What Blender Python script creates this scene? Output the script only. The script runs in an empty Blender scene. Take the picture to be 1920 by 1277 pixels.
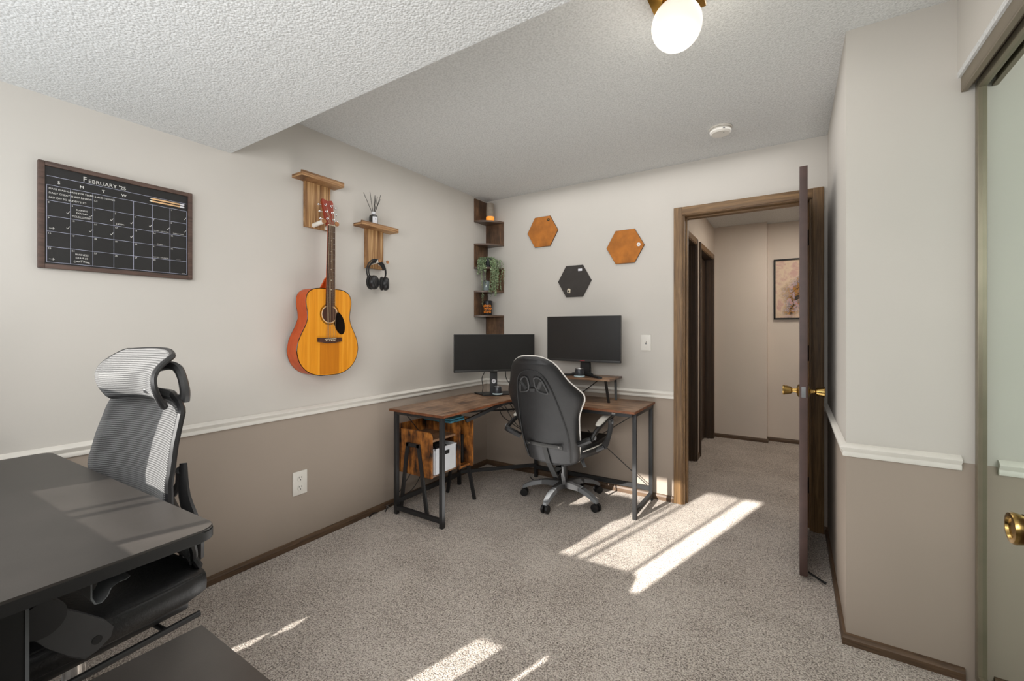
import bpy, bmesh, math, random
from mathutils import Vector, Matrix
random.seed(7)
COL = bpy.context.scene.collection
PI = math.pi
def R(d): return math.radians(d)

# ------------------------------------------------------------------ materials
def lin(c):
    return tuple((v/255/12.92) if v/255 <= .04045 else ((v/255+.055)/1.055)**2.4 for v in c)+(1,)
class NT:
    def __init__(s, name):
        s.m = bpy.data.materials.new(name); s.m.use_nodes = True
        s.t = s.m.node_tree; s.b = s.t.nodes['Principled BSDF']; s.out = s.t.nodes['Material Output']
    def n(s, typ, **kw):
        x = s.t.nodes.new(typ)
        for k, v in kw.items(): setattr(x, k, v)
        return x
    def l(s, a, b): s.t.links.new(a, b)
    def coords(s, scale=(1,1,1), kind='Object', rot=(0,0,0)):
        tc = s.n('ShaderNodeTexCoord'); mp = s.n('ShaderNodeMapping')
        mp.inputs['Scale'].default_value = scale; mp.inputs['Rotation'].default_value = rot
        s.l(tc.outputs[kind], mp.inputs['Vector']); return mp.outputs['Vector']
    def noise(s, vec, scale, detail=4, rough=.6, dist=0):
        x = s.n('ShaderNodeTexNoise'); x.inputs['Scale'].default_value = scale; x.inputs['Detail'].default_value = detail
        x.inputs['Roughness'].default_value = rough; x.inputs['Distortion'].default_value = dist
        s.l(vec, x.inputs['Vector']); return x.outputs['Fac']
    def ramp(s, fac, stops):
        r = s.n('ShaderNodeValToRGB'); e = r.color_ramp.elements
        while len(e) < len(stops): e.new(.5)
        for i, (p, c) in enumerate(stops): e[i].position = p; e[i].color = lin(c) if len(c) == 3 else c
        s.l(fac, r.inputs['Fac']); return r.outputs['Color']
    def bump(s, h, strength=.3, dist=.01):
        b = s.n('ShaderNodeBump'); b.inputs['Strength'].default_value = strength; b.inputs['Distance'].default_value = dist
        s.l(h, b.inputs['Height']); s.l(b.outputs['Normal'], s.b.inputs['Normal'])
    def set(s, **kw):
        for k, v in kw.items(): s.b.inputs[k].default_value = v
def plain(name, c, rough=.5, metal=0, spec=.5, coat=0, var=.06, bump=0, bscale=60):
    t = NT(name); t.set(Roughness=rough, Metallic=metal, **{'Specular IOR Level': spec, 'Coat Weight': coat})
    v = t.coords(); f = t.noise(v, 9, 3)
    a = tuple(max(0, int(k*(1-var))) for k in c); b = tuple(min(255, int(k*(1+var))) for k in c)
    t.l(t.ramp(f, [(.3, a), (.7, b)]), t.b.inputs['Base Color'])
    if bump: t.bump(t.noise(v, bscale, 5), bump, .004)
    return t.m
def wood(name, stops, scale=(1,1,14), ns=6, rough=.5, coat=0, bump=.15, blotch=0, kind='Object', dist=.6):
    t = NT(name); t.set(Roughness=rough, **{'Coat Weight': coat, 'Coat Roughness': .15})
    v = t.coords(scale, kind); f = t.noise(v, ns, 8, .65, dist)
    if blotch:
        g = t.noise(t.coords((1,1,1), kind), blotch, 3)
        mx = t.n('ShaderNodeMix'); mx.data_type = 'FLOAT'; mx.inputs[0].default_value = .45
        t.l(f, mx.inputs[2]); t.l(g, mx.inputs[3]); f = mx.outputs[0]
    t.l(t.ramp(f, stops), t.b.inputs['Base Color'])
    if bump: t.bump(f, bump, .002)
    return t.m
def emis(name, c, s):
    t = NT(name); t.set(**{'Base Color': lin(c), 'Emission Color': lin(c), 'Emission Strength': s}); return t.m

M = {}
def wall_mat(name, up, low=None, zt=.765):
    t = NT(name); t.set(Roughness=.75, **{'Specular IOR Level': .25})
    v = t.coords((1,1,1)); f = t.noise(v, 1.6, 2)
    def pair(c): return [(.3, tuple(int(k*.975) for k in c)), (.7, c)]
    cu = t.ramp(f, pair(up))
    if low:
        cl = t.ramp(f, pair(low)); g = t.n('ShaderNodeNewGeometry'); sp = t.n('ShaderNodeSeparateXYZ'); t.l(g.outputs['Position'], sp.inputs[0])
        mt = t.n('ShaderNodeMath', operation='GREATER_THAN'); mt.inputs[1].default_value = zt; t.l(sp.outputs['Z'], mt.inputs[0])
        mx = t.n('ShaderNodeMix'); mx.data_type = 'RGBA'; t.l(mt.outputs[0], mx.inputs[0]); t.l(cl, mx.inputs[6]); t.l(cu, mx.inputs[7]); cu = mx.outputs[2]
    t.l(cu, t.b.inputs['Base Color']); t.bump(t.noise(v, 55, 3), .06, .003); return t.m
M['wall'] = wall_mat('two_tone_wall_paint', (201,196,189), (162,149,137))
M['hallwall'] = wall_mat('hall_wall_paint', (214,204,193))
def ceiling_mat():
    t = NT('popcorn_ceiling'); t.set(Roughness=.9, **{'Specular IOR Level': .2})
    v = t.coords((1,1,1)); f = t.noise(v, 115, 3, .6); vo = t.n('ShaderNodeTexVoronoi'); vo.inputs['Scale'].default_value = 140; t.l(v, vo.inputs['Vector'])
    mx = t.n('ShaderNodeMath', operation='SUBTRACT'); t.l(f, mx.inputs[0]); t.l(vo.outputs['Distance'], mx.inputs[1])
    t.l(t.ramp(f, [(.35, (196,197,196)), (.6, (217,218,217))]), t.b.inputs['Base Color']); t.bump(mx.outputs[0], .38, .006); return t.m
M['ceil'] = ceiling_mat()
def carpet_mat():
    t = NT('speckled_carpet'); t.set(Roughness=.95, **{'Specular IOR Level': .1, 'Sheen Weight': .25})
    v = t.coords((1,1,1)); f = t.noise(v, 150, 2, .8); big = t.noise(v, 3.0, 3, .6); med = t.noise(v, 42, 2, .6)
    a = t.n('ShaderNodeMath', operation='MULTIPLY_ADD'); t.l(big, a.inputs[0]); a.inputs[1].default_value = .17; t.l(f, a.inputs[2])
    a2 = t.n('ShaderNodeMath', operation='MULTIPLY_ADD'); t.l(med, a2.inputs[0]); a2.inputs[1].default_value = .22; t.l(a.outputs[0], a2.inputs[2])
    t.l(t.ramp(a2.outputs[0], [(.49, (56,47,40)), (.59, (132,119,107)), (.70, (204,191,179)), (.82, (236,227,217))]), t.b.inputs['Base Color'])
    t.bump(a2.outputs[0], 1.0, .016); return t.m
M['carpet'] = carpet_mat()
M['white'] = plain('white_paint', (218,214,206), .45, var=.015)
M['trim'] = wood('brown_stained_trim', [(.3,(82,60,38)),(.5,(116,88,56)),(.7,(146,114,76))], (30,30,1.2), 3, .5, bump=.2)
M['trimh'] = wood('brown_stained_trim_across', [(.3,(82,60,38)),(.5,(116,88,56)),(.7,(146,114,76))], (1.2,30,30), 3, .5, bump=.2)
M['base'] = wood('brown_baseboard', [(.3,(62,46,32)),(.6,(98,76,56))], (2,2,30), 3, .55, bump=.1)
M['door'] = plain('dark_brown_door_paint', (68,50,46), .5, var=.12)
M['darkdoor'] = wood('dark_stained_door', [(.3,(50,38,28)),(.7,(82,64,48))], (26,26,1), 3, .5)
M['brass'] = plain('aged_brass', (176,146,88), .22, 1, var=.12)
M['brassdark'] = plain('brass_recess', (70,52,26), .4, .8)
M['gold'] = plain('brushed_gold', (206,160,74), .25, 1)
M['black'] = plain('black_plastic', (28,28,29), .42)
M['blackm'] = plain('black_powder_coated_metal', (38,38,39), .45, 0, .5)
M['blacksoft'] = plain('black_rubber', (22,22,22), .7)
M['leather'] = plain('black_leather', (30,30,31), .46, 0, .45, var=.12, bump=.25, bscale=90)
M['seatleather'] = plain('black_seat_leather', (20,20,21), .45, 0, .45, var=.12, bump=.3, bscale=120)
M['piping'] = plain('white_piping', (214,210,204), .5)
M['padwhite'] = plain('white_armrest_leather', (196,192,184), .5, var=.04)
M['greyplastic'] = plain('grey_plastic', (112,114,116), .38)
M['darkgrey'] = plain('dark_grey_plastic', (62,62,63), .4)
M['silver'] = plain('brushed_silver', (190,190,190), .25, 1)
M['chrome'] = plain('chrome', (215,215,215), .12, 1, var=.02)
M['screen'] = plain('dark_matte_screen', (30,28,27), .36, 0, .45, var=.05)
M['bezel'] = plain('black_bezel', (42,41,40), .45)
M['desktop'] = plain('black_desk_laminate', (50,47,44), .36, 0, .5, var=.08, bump=.03, bscale=300)
M['deskedge'] = plain('black_desk_side', (22,21,20), .5)
RUST = [(.36,(48,33,24)),(.45,(100,74,55)),(.56,(146,114,88)),(.68,(184,152,124))]
M['rustx'] = wood('rustic_brown_boards_long', RUST, (1.3,14,14), 3, .38, bump=.08, blotch=5)
M['rusty'] = wood('rustic_brown_boards_deep', RUST, (14,1.3,14), 3, .38, bump=.08, blotch=5)
M['rustedge'] = wood('rustic_edge', [(.3,(84,48,28)),(.7,(138,84,52))], (6,6,6), 3, .5)
M['rustcab'] = wood('rustic_orange_brown_panel', [(.38,(32,21,13)),(.45,(104,62,28)),(.55,(172,108,46)),(.66,(204,142,72))], (9,9,1.5), 3.2, .5, blotch=9)
M['rustshelf'] = wood('dark_walnut_panel', [(.34,(52,38,28)),(.5,(92,67,48)),(.70,(140,106,76))], (10,10,1.6), 3.2, .5, blotch=7)
M['shelftop'] = wood('dark_walnut_shelf', [(.3,(62,46,36)),(.7,(108,84,66))], (3,3,20), 3, .35)
M['oakv'] = wood('reclaimed_oak_upright', [(.36,(98,64,36)),(.47,(146,106,66)),(.55,(176,136,90)),(.64,(204,168,120))], (1,26,.7), 3.2, .6)
M['oakh'] = wood('reclaimed_oak_board', [(.36,(92,62,36)),(.48,(144,104,66)),(.64,(192,154,108))], (1.6,1.2,40), 3, .6)
M['dowel'] = plain('white_dowel', (224,218,208), .5)
M['dowelend'] = wood('dowel_end_grain', [(.3,(132,84,46)),(.7,(178,124,76))], (30,30,30), 2, .6)
M['spruce'] = wood('amber_spruce_top', [(.3,(206,126,24)),(.5,(226,146,34)),(.7,(238,166,52))], (1,26,.8), 2, .3, .5, bump=0)
M['spruce2'] = wood('amber_spruce_centre', [(.3,(186,108,20)),(.7,(206,128,30))], (1,26,.8), 2, .3, .5, bump=0)
M['sidewood'] = wood('orange_red_guitar_side', [(.3,(176,62,10)),(.7,(208,92,26))], (8,8,1.5), 2, .45, 0, bump=0)
M['headwood'] = wood('red_mahogany_headstock', [(.3,(122,32,4)),(.7,(164,54,10))], (8,16,1.5), 2, .5, 0, bump=0)
M['rosewood'] = wood('rosewood_fretboard', [(.3,(46,26,18)),(.7,(84,50,36))], (8,20,1), 3, .45, bump=0)
M['nutwhite'] = plain('ivory', (226,214,190), .5)
M['string'] = plain('steel_string', (150,130,104), .45, .3)
M['guard'] = plain('black_pickguard', (16,12,11), .15, coat=.5)
M['cork'] = plain('brown_cork', (168,104,42), .9, var=.14, bump=.3, bscale=260)
M['felt'] = plain('charcoal_felt', (62,58,55), .95, var=.06, bump=.2, bscale=240)
M['corkedge'] = plain('dark_cork_edge', (92,62,40), .9)
M['chalk'] = plain('black_chalkboard', (27,26,26), .5, var=.12)
M['frame'] = wood('dark_walnut_frame', [(.3,(58,44,38)),(.7,(98,76,66))], (8,2,20), 4, .55)
M['chalkline'] = plain('pale_blue_line', (178,180,200), .8)
M['chalkwhite'] = plain('white_chalk', (214,212,208), .9)
M['pencil'] = plain('natural_wood_pencil', (218,178,132), .5)
M['ring'] = plain('pale_light_ring', (172,190,194), .35)
M['speaker'] = plain('charcoal_speaker_cone', (52,54,58), .3, .2)
M['dark'] = plain('near_black', (12,12,12), .6)
M['bin'] = plain('light_grey_bin', (206,208,212), .5, var=.02)
M['blueb'] = plain('blue_paper', (70,138,160), .6)
M['whiteb'] = plain('pale_book_cover', (180,196,206), .6)
M['leafg'] = plain('grey_green_leaf', (146,164,132), .6, var=.3)
M['leafd'] = plain('mid_green_leaf', (104,128,92), .6, var=.3)
M['stem'] = plain('pale_stem', (150,156,116), .6)
M['potblack'] = plain('black_pot', (24,24,30), .4)
M['amber'] = emis('amber_candle', (255,160,60), .5)
M['jar'] = plain('grey_glass_jar', (110,122,124), .2, coat=.6, var=.2)
M['orange'] = emis('glowing_orange_print', (238,142,38), .12)  # print colour with a faint emissive glow, not a lamp
M['label'] = plain('white_label', (220,220,224), .6, var=.01)
M['darkglass'] = plain('smoky_black_glass', (40,39,36), .12, coat=.6)
M['reed'] = plain('black_reed', (42,38,36), .7)
M['alu'] = plain('champagne_aluminium', (132,124,106), .4, .5, var=.04)
M['headertrim'] = plain('taupe_closet_track', (122,112,96), .45, .2, var=.04)
def mirror_mat():
    t = NT('greenish_mirror'); t.set(Metallic=1.0, Roughness=.02, **{'Base Color': (.80,.87,.82,1)})
    t.l(t.ramp(t.noise(t.coords(), 2), [(.2,(226,238,230)),(.8,(230,240,233))]), t.b.inputs['Base Color']); return t.m
M['mirror'] = mirror_mat()
def glass_mat():
    t = NT('window_glass'); tr = t.n('ShaderNodeBsdfTransparent'); gl = t.n('ShaderNodeBsdfGlossy'); gl.inputs['Roughness'].default_value = .02
    mx = t.n('ShaderNodeMixShader'); mx.inputs[0].default_value = .05
    t.l(tr.outputs[0], mx.inputs[1]); t.l(gl.outputs[0], mx.inputs[2]); t.l(mx.outputs[0], t.out.inputs['Surface']); return t.m
M['glass'] = glass_mat()
def frosted_mat():
    t = NT('frosted_vase'); t.set(Roughness=.6, **{'Transmission Weight': .25, 'Alpha': .8})
    t.l(t.ramp(t.noise(t.coords((1,1,1)), 30), [(.3,(150,140,126)),(.7,(178,168,154))]), t.b.inputs['Base Color']); return t.m
M['frost'] = frosted_mat()
def screen_mat():
    t = NT('insect_screen'); tr = t.n('ShaderNodeBsdfTransparent'); di = t.n('ShaderNodeBsdfDiffuse'); di.inputs[0].default_value = (.05,.05,.05,1)
    mx = t.n('ShaderNodeMixShader'); mx.inputs[0].default_value = .28
    t.l(tr.outputs[0], mx.inputs[1]); t.l(di.outputs[0], mx.inputs[2]); t.l(mx.outputs[0], t.out.inputs['Surface']); return t.m
M['screenmesh'] = screen_mat()
def mesh_fabric():
    t = NT('ribbed_grey_mesh_fabric'); t.set(Roughness=.55, **{'Sheen Weight': .2})
    tc = t.n('ShaderNodeTexCoord'); w = t.n('ShaderNodeTexWave', wave_type='BANDS', bands_direction='Z'); w.inputs['Scale'].default_value = 48; w.inputs['Distortion'].default_value = .6; w.inputs['Detail'].default_value = 1
    t.l(tc.outputs['Object'], w.inputs['Vector']); n = t.noise(tc.outputs['Object'], 260, 2)
    a = t.n('ShaderNodeMath', operation='MULTIPLY_ADD'); t.l(n, a.inputs[0]); a.inputs[1].default_value = .5; t.l(w.outputs['Fac'], a.inputs[2])
    t.l(t.ramp(a.outputs[0], [(.3,(26,26,27)),(.95,(100,100,100))]), t.b.inputs['Base Color']); t.bump(a.outputs[0], .5, .003); return t.m
M['meshfab'] = mesh_fabric()
def art_mat():
    t = NT('abstract_flower_wash'); t.set(Roughness=.6)
    v = t.coords((1,1,1)); n1 = t.noise(v, 22, 5, .7, .8); n2 = t.noise(v, 9, 4, .6, .5)
    base = t.ramp(n2, [(.35,(206,184,160)),(.5,(214,194,170)),(.62,(196,160,150))])
    spots = t.ramp(n1, [(.40,(40,34,30)),(.45,(188,128,30)),(.50,(96,88,86)),(.55,(168,158,168)),(.62,(188,140,136))])
    sp = t.n('ShaderNodeSeparateXYZ'); t.l(v, sp.inputs[0])
    # diagonal band mask in the picture's own plane
    a = t.n('ShaderNodeMath', operation='MULTIPLY_ADD'); t.l(sp.outputs['Z'], a.inputs[0]); a.inputs[1].default_value = -.45; t.l(sp.outputs['X'], a.inputs[2])
    b = t.n('ShaderNodeMath', operation='ABSOLUTE'); t.l(a.outputs[0], b.inputs[0])
    z2 = t.n('ShaderNodeMath', operation='ABSOLUTE'); t.l(sp.outputs['Z'], z2.inputs[0])
    s = t.n('ShaderNodeMath', operation='MULTIPLY_ADD'); t.l(z2.outputs[0], s.inputs[0]); s.inputs[1].default_value = .45; t.l(b.outputs[0], s.inputs[2])
    s2 = t.n('ShaderNodeMath', operation='MULTIPLY_ADD'); t.l(n2, s2.inputs[0]); s2.inputs[1].default_value = .22; t.l(s.outputs[0], s2.inputs[2])
    mk = t.ramp(s2.outputs[0], [(.22,(255,255,255)),(.32,(0,0,0))])
    mx = t.n('ShaderNodeMix'); mx.data_type = 'RGBA'; t.l(mk, mx.inputs[0]); t.l(base, mx.inputs[6]); t.l(spots, mx.inputs[7])
    t.l(mx.outputs[2], t.b.inputs['Base Color']); return t.m
M['art'] = art_mat()

# ------------------------------------------------------------------ mesh helpers
class B:
    """collects shapes in one bmesh"""
    def __init__(s): s.bm = bmesh.new(); s.mi = 0
    def _mark(s, faces):
        for f in faces: f.material_index = s.mi
    def box(s, a, b, bev=0, rot=None, seg=2):
        n0 = set(s.bm.faces); c = [(a[i]+b[i])/2 for i in range(3)]; d = [abs(b[i]-a[i]) for i in range(3)]
        r = bmesh.ops.create_cube(s.bm, size=1, matrix=Matrix.Translation(c) @ (rot or Matrix()) @ Matrix.Diagonal((*d, 1)))
        if bev:
            es = list({e for v in r['verts'] for e in v.link_edges})
            bmesh.ops.bevel(s.bm, geom=es, offset=min(bev, min(d)*.45), segments=seg, affect='EDGES', profile=.6)
        s._mark([f for f in s.bm.faces if f not in n0]); return s
    def bar(s, p, q, w, h, up=(0,0,1), bev=0):
        p, q = Vector(p), Vector(q); z = (q-p); L = z.length; z.normalize(); x = Vector(up).cross(z)
        if x.length < 1e-4: x = Vector((1,0,0)).cross(z)
        x.normalize(); y = z.cross(x)
        m = Matrix((x, y, z)).transposed().to_4x4(); m.translation = (p+q)/2
        n0 = set(s.bm.faces); r = bmesh.ops.create_cube(s.bm, size=1, matrix=m @ Matrix.Diagonal((w, h, L, 1)))
        if bev: bmesh.ops.bevel(s.bm, geom=list({e for v in r['verts'] for e in v.link_edges}), offset=bev, segments=2, affect='EDGES')
        s._mark([f for f in s.bm.faces if f not in n0]); return s
    def loft(s, rings, cap=True, closed=True):
        vs = [[s.bm.verts.new(p) for p in r] for r in rings]; fs = []
        for a, b in zip(vs, vs[1:]):
            n = len(a)
            for i in range(n if closed else n-1):
                j = (i+1) % n
                try: fs.append(s.bm.faces.new((a[i], a[j], b[j], b[i])))
                except ValueError: pass
        if cap and closed:
            for r in (vs[0], vs[-1]):
                try: fs.append(s.bm.faces.new(r))
                except ValueError: pass
        s._mark(fs); return s
    def cyl(s, p, q, r, r2=None, n=20, cap=True):
        r2 = r if r2 is None else r2; p, q = Vector(p), Vector(q); z = (q-p).normalized()
        x = z.orthogonal().normalized(); y = z.cross(x)
        ring = lambda c, k: [c+x*k*math.cos(2*PI*i/n)+y*k*math.sin(2*PI*i/n) for i in range(n)]
        return s.loft([ring(p, r), ring(q, r2)], cap)
    def tube(s, pts, r, n=8, smooth=4, closed=False, radii=None, flat=1.0):
        P = [Vector(p) for p in pts]
        if smooth > 1 and len(P) > 2:
            Q = []; m = len(P); RR = []
            rng = range(m) if closed else range(m-1)
            for i in rng:
                g = lambda k: P[k % m] if closed else P[max(0, min(m-1, k))]
                p0, p1, p2, p3 = g(i-1), g(i), g(i+1), g(i+2)
                for k in range(smooth):
                    t = k/smooth
                    Q.append(.5*((2*p1)+(p2-p0)*t+(2*p0-5*p1+4*p2-p3)*t*t+(3*p1-p0-3*p2+p3)*t**3))
                    if radii: RR.append(radii[i]*(1-t)+radii[(i+1) % m]*t)
            if not closed:
                Q.append(P[-1])
                if radii: RR.append(radii[-1])
            P = Q; radii = RR if radii else None
        rings = []; m = len(P); prev = None
        for i, p in enumerate(P):
            if closed: d = P[(i+1) % m]-P[i-1]
            else: d = P[min(m-1, i+1)]-P[max(0, i-1)]
            d.normalize()
            if prev is None: x = d.orthogonal().normalized()
            else:
                x = prev-d*prev.dot(d)
                x = x.normalized() if x.length > 1e-6 else d.orthogonal().normalized()
            prev = x; y = d.cross(x); k = radii[i] if radii else r
            rings.append([p+x*k*math.cos(2*PI*j/n)+y*k*flat*math.sin(2*PI*j/n) for j in range(n)])
        if closed: rings.append(rings[0]); return s.loft(rings, False)
        return s.loft(rings, True)
    def lathe(s, prof, c=(0,0,0), n=28, axis='z', cap=True):
        c = Vector(c); rings = []
        for r, h in prof:
            ring = []
            for i in range(n):
                a = 2*PI*i/n; u, v = r*math.cos(a), r*math.sin(a)
                p = {'z': (u, v, h), 'x': (h, u, v), 'y': (v, h, u)}[axis]; ring.append(c+Vector(p))
            rings.append(ring)
        return s.loft(rings, cap)
    def prism(s, poly, vec, bev=0):
        """extrude 3d polygon along vec"""
        v = Vector(vec); n0 = set(s.bm.faces)
        s.loft([[Vector(p) for p in poly], [Vector(p)+v for p in poly]])
        if bev:
            fs = [f for f in s.bm.faces if f not in n0]; big = [f for f in fs if len(f.verts) == len(poly)]
            es = list({e for f in big for e in f.edges})
            bmesh.ops.bevel(s.bm, geom=es, offset=bev, segments=2, affect='EDGES'); s._mark([f for f in s.bm.faces if f not in n0])
        return s
    def grid(s, f, nu, nv):
        V = [[s.bm.verts.new(f(i/nu, j/nv)) for i in range(nu+1)] for j in range(nv+1)]; fs = []
        for j in range(nv):
            for i in range(nu): fs.append(s.bm.faces.new((V[j][i], V[j][i+1], V[j+1][i+1], V[j+1][i])))
        s._mark(fs); return s
    def sphere(s, c, r, n=20, sc=(1,1,1)):
        n0 = set(s.bm.faces)
        bmesh.ops.create_uvsphere(s.bm, u_segments=n, v_segments=n//2+2, radius=r, matrix=Matrix.Translation(c) @ Matrix.Diagonal((*sc, 1)))
        s._mark([f for f in s.bm.faces if f not in n0]); return s

def wm(o):
    m = Matrix()
    while o: m = o.matrix_basis @ m; o = o.parent
    return m
def obj(name, b, mat, parent=None, world=False, smooth=True, angle=35, kind=None, label=None, solid=0, sub=0):
    bm = b.bm
    bmesh.ops.recalc_face_normals(bm, faces=bm.faces)
    if world and parent: bmesh.ops.transform(bm, matrix=wm(parent).inverted(), verts=bm.verts)
    me = bpy.data.meshes.new(name); bm.to_mesh(me); bm.free()
    for m in (mat if isinstance(mat, (list, tuple)) else [mat]): me.materials.append(M[m])
    if smooth:
        for p in me.polygons: p.use_smooth = True
        try: me.set_sharp_from_angle(angle=R(angle))
        except Exception: pass
    o = bpy.data.objects.new(name, me); COL.objects.link(o)
    if parent: o.parent = parent
    if kind: o['kind'] = kind
    if label: o['label'] = label
    if solid:
        md = o.modifiers.new('thickness', 'SOLIDIFY'); md.thickness = solid; md.offset = 0
    if sub:
        md = o.modifiers.new('smooth', 'SUBSURF'); md.levels = sub; md.render_levels = sub
    return o
def thing(name, label, cat, loc=(0,0,0), rotz=0, group=None, rot=None):
    o = bpy.data.objects.new(name, None); COL.objects.link(o); o.empty_display_size = .05
    o.location = loc; o.rotation_euler = rot or (0, 0, rotz); o['label'] = label; o['category'] = cat
    o.matrix_basis = Matrix.LocRotScale(Vector(loc), o.rotation_euler, None)
    if group: o['group'] = group
    return o
def tag(o, label, cat, group=None):
    o['label'] = label; o['category'] = cat
    if group: o['group'] = group
    return o
def struct(name, b, mat, **k): return obj(name, b, mat, kind='structure', **k)
def dup(root, loc, rotz=0, label=None):
    r = root.copy(); COL.objects.link(r); r.location = loc; r.rotation_euler = (0,0,rotz)
    if label: r['label'] = label
    for ch in root.children:
        c = ch.copy(); COL.objects.link(c); c.parent = r
        for g in ch.children:
            d = g.copy(); COL.objects.link(d); d.parent = c
    return r
def text_mesh(b, s, size, m, align='LEFT', bold=0):
    cu = bpy.data.curves.new('t', 'FONT'); cu.body = s; cu.size = size; cu.align_x = align; cu.offset = bold; cu.resolution_u = 3
    o = bpy.data.objects.new('t', cu); COL.objects.link(o); bpy.context.view_layer.update()
    me = bpy.data.meshes.new_from_object(o.evaluated_get(bpy.context.evaluated_depsgraph_get())); me.transform(m)
    n0 = len(b.bm.faces); b.bm.from_mesh(me); b.bm.faces.ensure_lookup_table()
    for f in b.bm.faces[n0:]: f.material_index = b.mi
    bpy.data.objects.remove(o); bpy.data.curves.remove(cu); bpy.data.meshes.remove(me)
def sweep(path, prof):
    """mitred sweep of a profile (out, z) along a 2d path; out is to the LEFT of travel"""
    b = B(); n = len(path); P = [Vector(p) for p in path]; rings = []
    for i, p in enumerate(P):
        d1 = (P[i]-P[i-1]).normalized() if i else None; d2 = (P[i+1]-P[i]).normalized() if i < n-1 else None
        n1 = Vector((-d1.y, d1.x)) if d1 else None; n2 = Vector((-d2.y, d2.x)) if d2 else None
        if n1 is None: m = n2
        elif n2 is None: m = n1
        else: m = (n1+n2); m = m/(m.dot(n1))
        rings.append([(p.x+m.x*o, p.y+m.y*o, z) for o, z in prof])
    return b.loft(rings)

CH = 2.41
# ------------------------------------------------------------------ room shell
struct('floor', B().box((-.14,-3.9,-.06),(3.35,2.55,0)), 'carpet', smooth=False)
struct('ceiling', B().box((-.14,-3.9,CH),(3.35,2.55,CH+.06)), 'ceil', smooth=False)
struct('ceiling_soffit', B().box((0,-3.75,2.12),(2.86,-2.17,CH)), 'ceil', smooth=False)
struct('wall_left', B().box((-.12,-3.75,0),(0,0.12,CH)), 'wall', smooth=False)
struct('wall_back', B().box((0,0,0),(1.715,.12,CH)).box((2.465,0,0),(3.35,.12,CH)).box((1.715,0,2.045),(2.465,.12,CH)), 'wall', smooth=False)
struct('wall_right', B().box((2.545,-1.085,0),(2.66,0,CH)).box((2.66,-1.085,0),(3.05,-.97,CH)), 'wall', smooth=False)
struct('wall_closet', B().box((3.05,-3.75,0),(3.15,-.97,CH)), 'wall', smooth=False)
b = B().box((2.86,-3.75,2.145),(3.05,-1.085,CH)); struct('wall_bulkhead', b, 'wall', smooth=False)
struct('trim_5', B().box((2.86,-3.75,2.125),(3.05,-1.085,2.145)), 'ceil', smooth=False)
WX0, WX1, WZ0, WZ1 = .04, 1.055, .42, 1.925
struct('wall_window', B().box((-.12,-3.87,0),(WX0,-3.75,CH)).box((WX1,-3.87,0),(3.15,-3.75,CH)).box((WX0,-3.87,0),(WX1,-3.75,WZ0)).box((WX0,-3.87,WZ1),(WX1,-3.75,CH)), 'wall', smooth=False)
# hallway beyond the door
HX = 1.60
struct('wall_hall_left', B().box((HX-.12,.12,0),(HX,.36,CH)).box((HX-.12,1.125,0),(HX,1.355,CH)).box((HX-.12,2.135,0),(HX,2.26,CH))
       .box((HX-.12,.36,2.04),(HX,1.125,CH)).box((HX-.12,1.355,2.04),(HX,2.135,CH)).box((HX-.2,.12,0),(HX-.12,2.26,CH)), 'hallwall', smooth=False)
struct('wall_hall_end', B().box((HX-.2,2.26,0),(2.13,2.5,CH)).box((2.13,2.38,0),(3.35,2.5,CH)), 'hallwall', smooth=False)
struct('wall_hall_right', B().box((3.25,.12,0),(3.35,2.38,CH)), 'hallwall', smooth=False)
struct('wall_hall_front', B().box((HX,.12,0),(1.715,.135,CH)).box((2.465,.12,0),(3.25,.135,CH)).box((1.715,.12,2.045),(2.465,.135,CH)), 'hallwall', smooth=False)
# chair rail and baseboards (travel so that the room lies to the left)
RAIL = [(0,.739),(.010,.739),(.0125,.744),(.0115,.752),(.009,.757),(.011,.761),(.019,.769),(.021,.775),(.017,.780),(.008,.786),(0,.790)]
BASE = [(0,0),(.013,0),(.013,.026),(.010,.031),(.008,.041),(0,.043)]
def rail(path, nm): struct(nm, sweep(path, RAIL), 'white', angle=50)
def basb(path, nm): struct(nm, sweep(path, BASE), 'base', angle=30)
rail([(1.656,0),(0,0),(0,-3.75)], 'trim_1')
rail([(2.869,-1.085),(2.545,-1.085),(2.545,0),(2.525,0)], 'trim_2')
basb([(1.656,0),(0,0),(0,-3.75)], 'baseboard_left')
basb([(2.878,-1.085),(2.545,-1.085),(2.545,0),(2.525,0)], 'baseboard_right')
basb([(3.25,2.38),(2.13,2.38),(2.13,2.26),(HX,2.26),(HX,2.2)], 'baseboard_hall_end')
basb([(HX,1.29),(HX,1.19)], 'baseboard_hall_left')
# main door frame: casing on the room side, jambs, stops
def casing(name, plane, a0, a1, top, w, side, t=.016, axis='x', mat=('trim','trimh')):
    """three boards with a stepped face; axis x: wall plane y=plane, side gives facing direction"""
    def quad(u0, z0, u1, z1, dep, bb, bev=.003):
        p = plane; q = plane+side*dep
        if axis == 'x': bb.box((u0,min(p,q),z0),(u1,max(p,q),z1), bev)
        else: bb.box((min(p,q),u0,z0),(max(p,q),u1,z1), bev)
    bb = B()
    quad(a0-w, 0, a0-.008, top+w, t, bb); quad(a0-.014, 0, a0-.002, top+.002, t*.62, bb)
    quad(a1+.008, 0, a1+w, top+w, t, bb); quad(a1+.002, 0, a1+.014, top+.002, t*.62, bb)
    bb.mi = 1
    quad(a0-.008, top+.008, a1+.008, top+w-.001, t*.99, bb); quad(a0-.014, top+.002, a1+.014, top+.014, t*.62, bb)
    return bb
DX0, DX1, DT = 1.728, 2.455, 2.035
b = casing('c', 0, DX0-.008, DX1+.008, DT, .064, -1)
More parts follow.
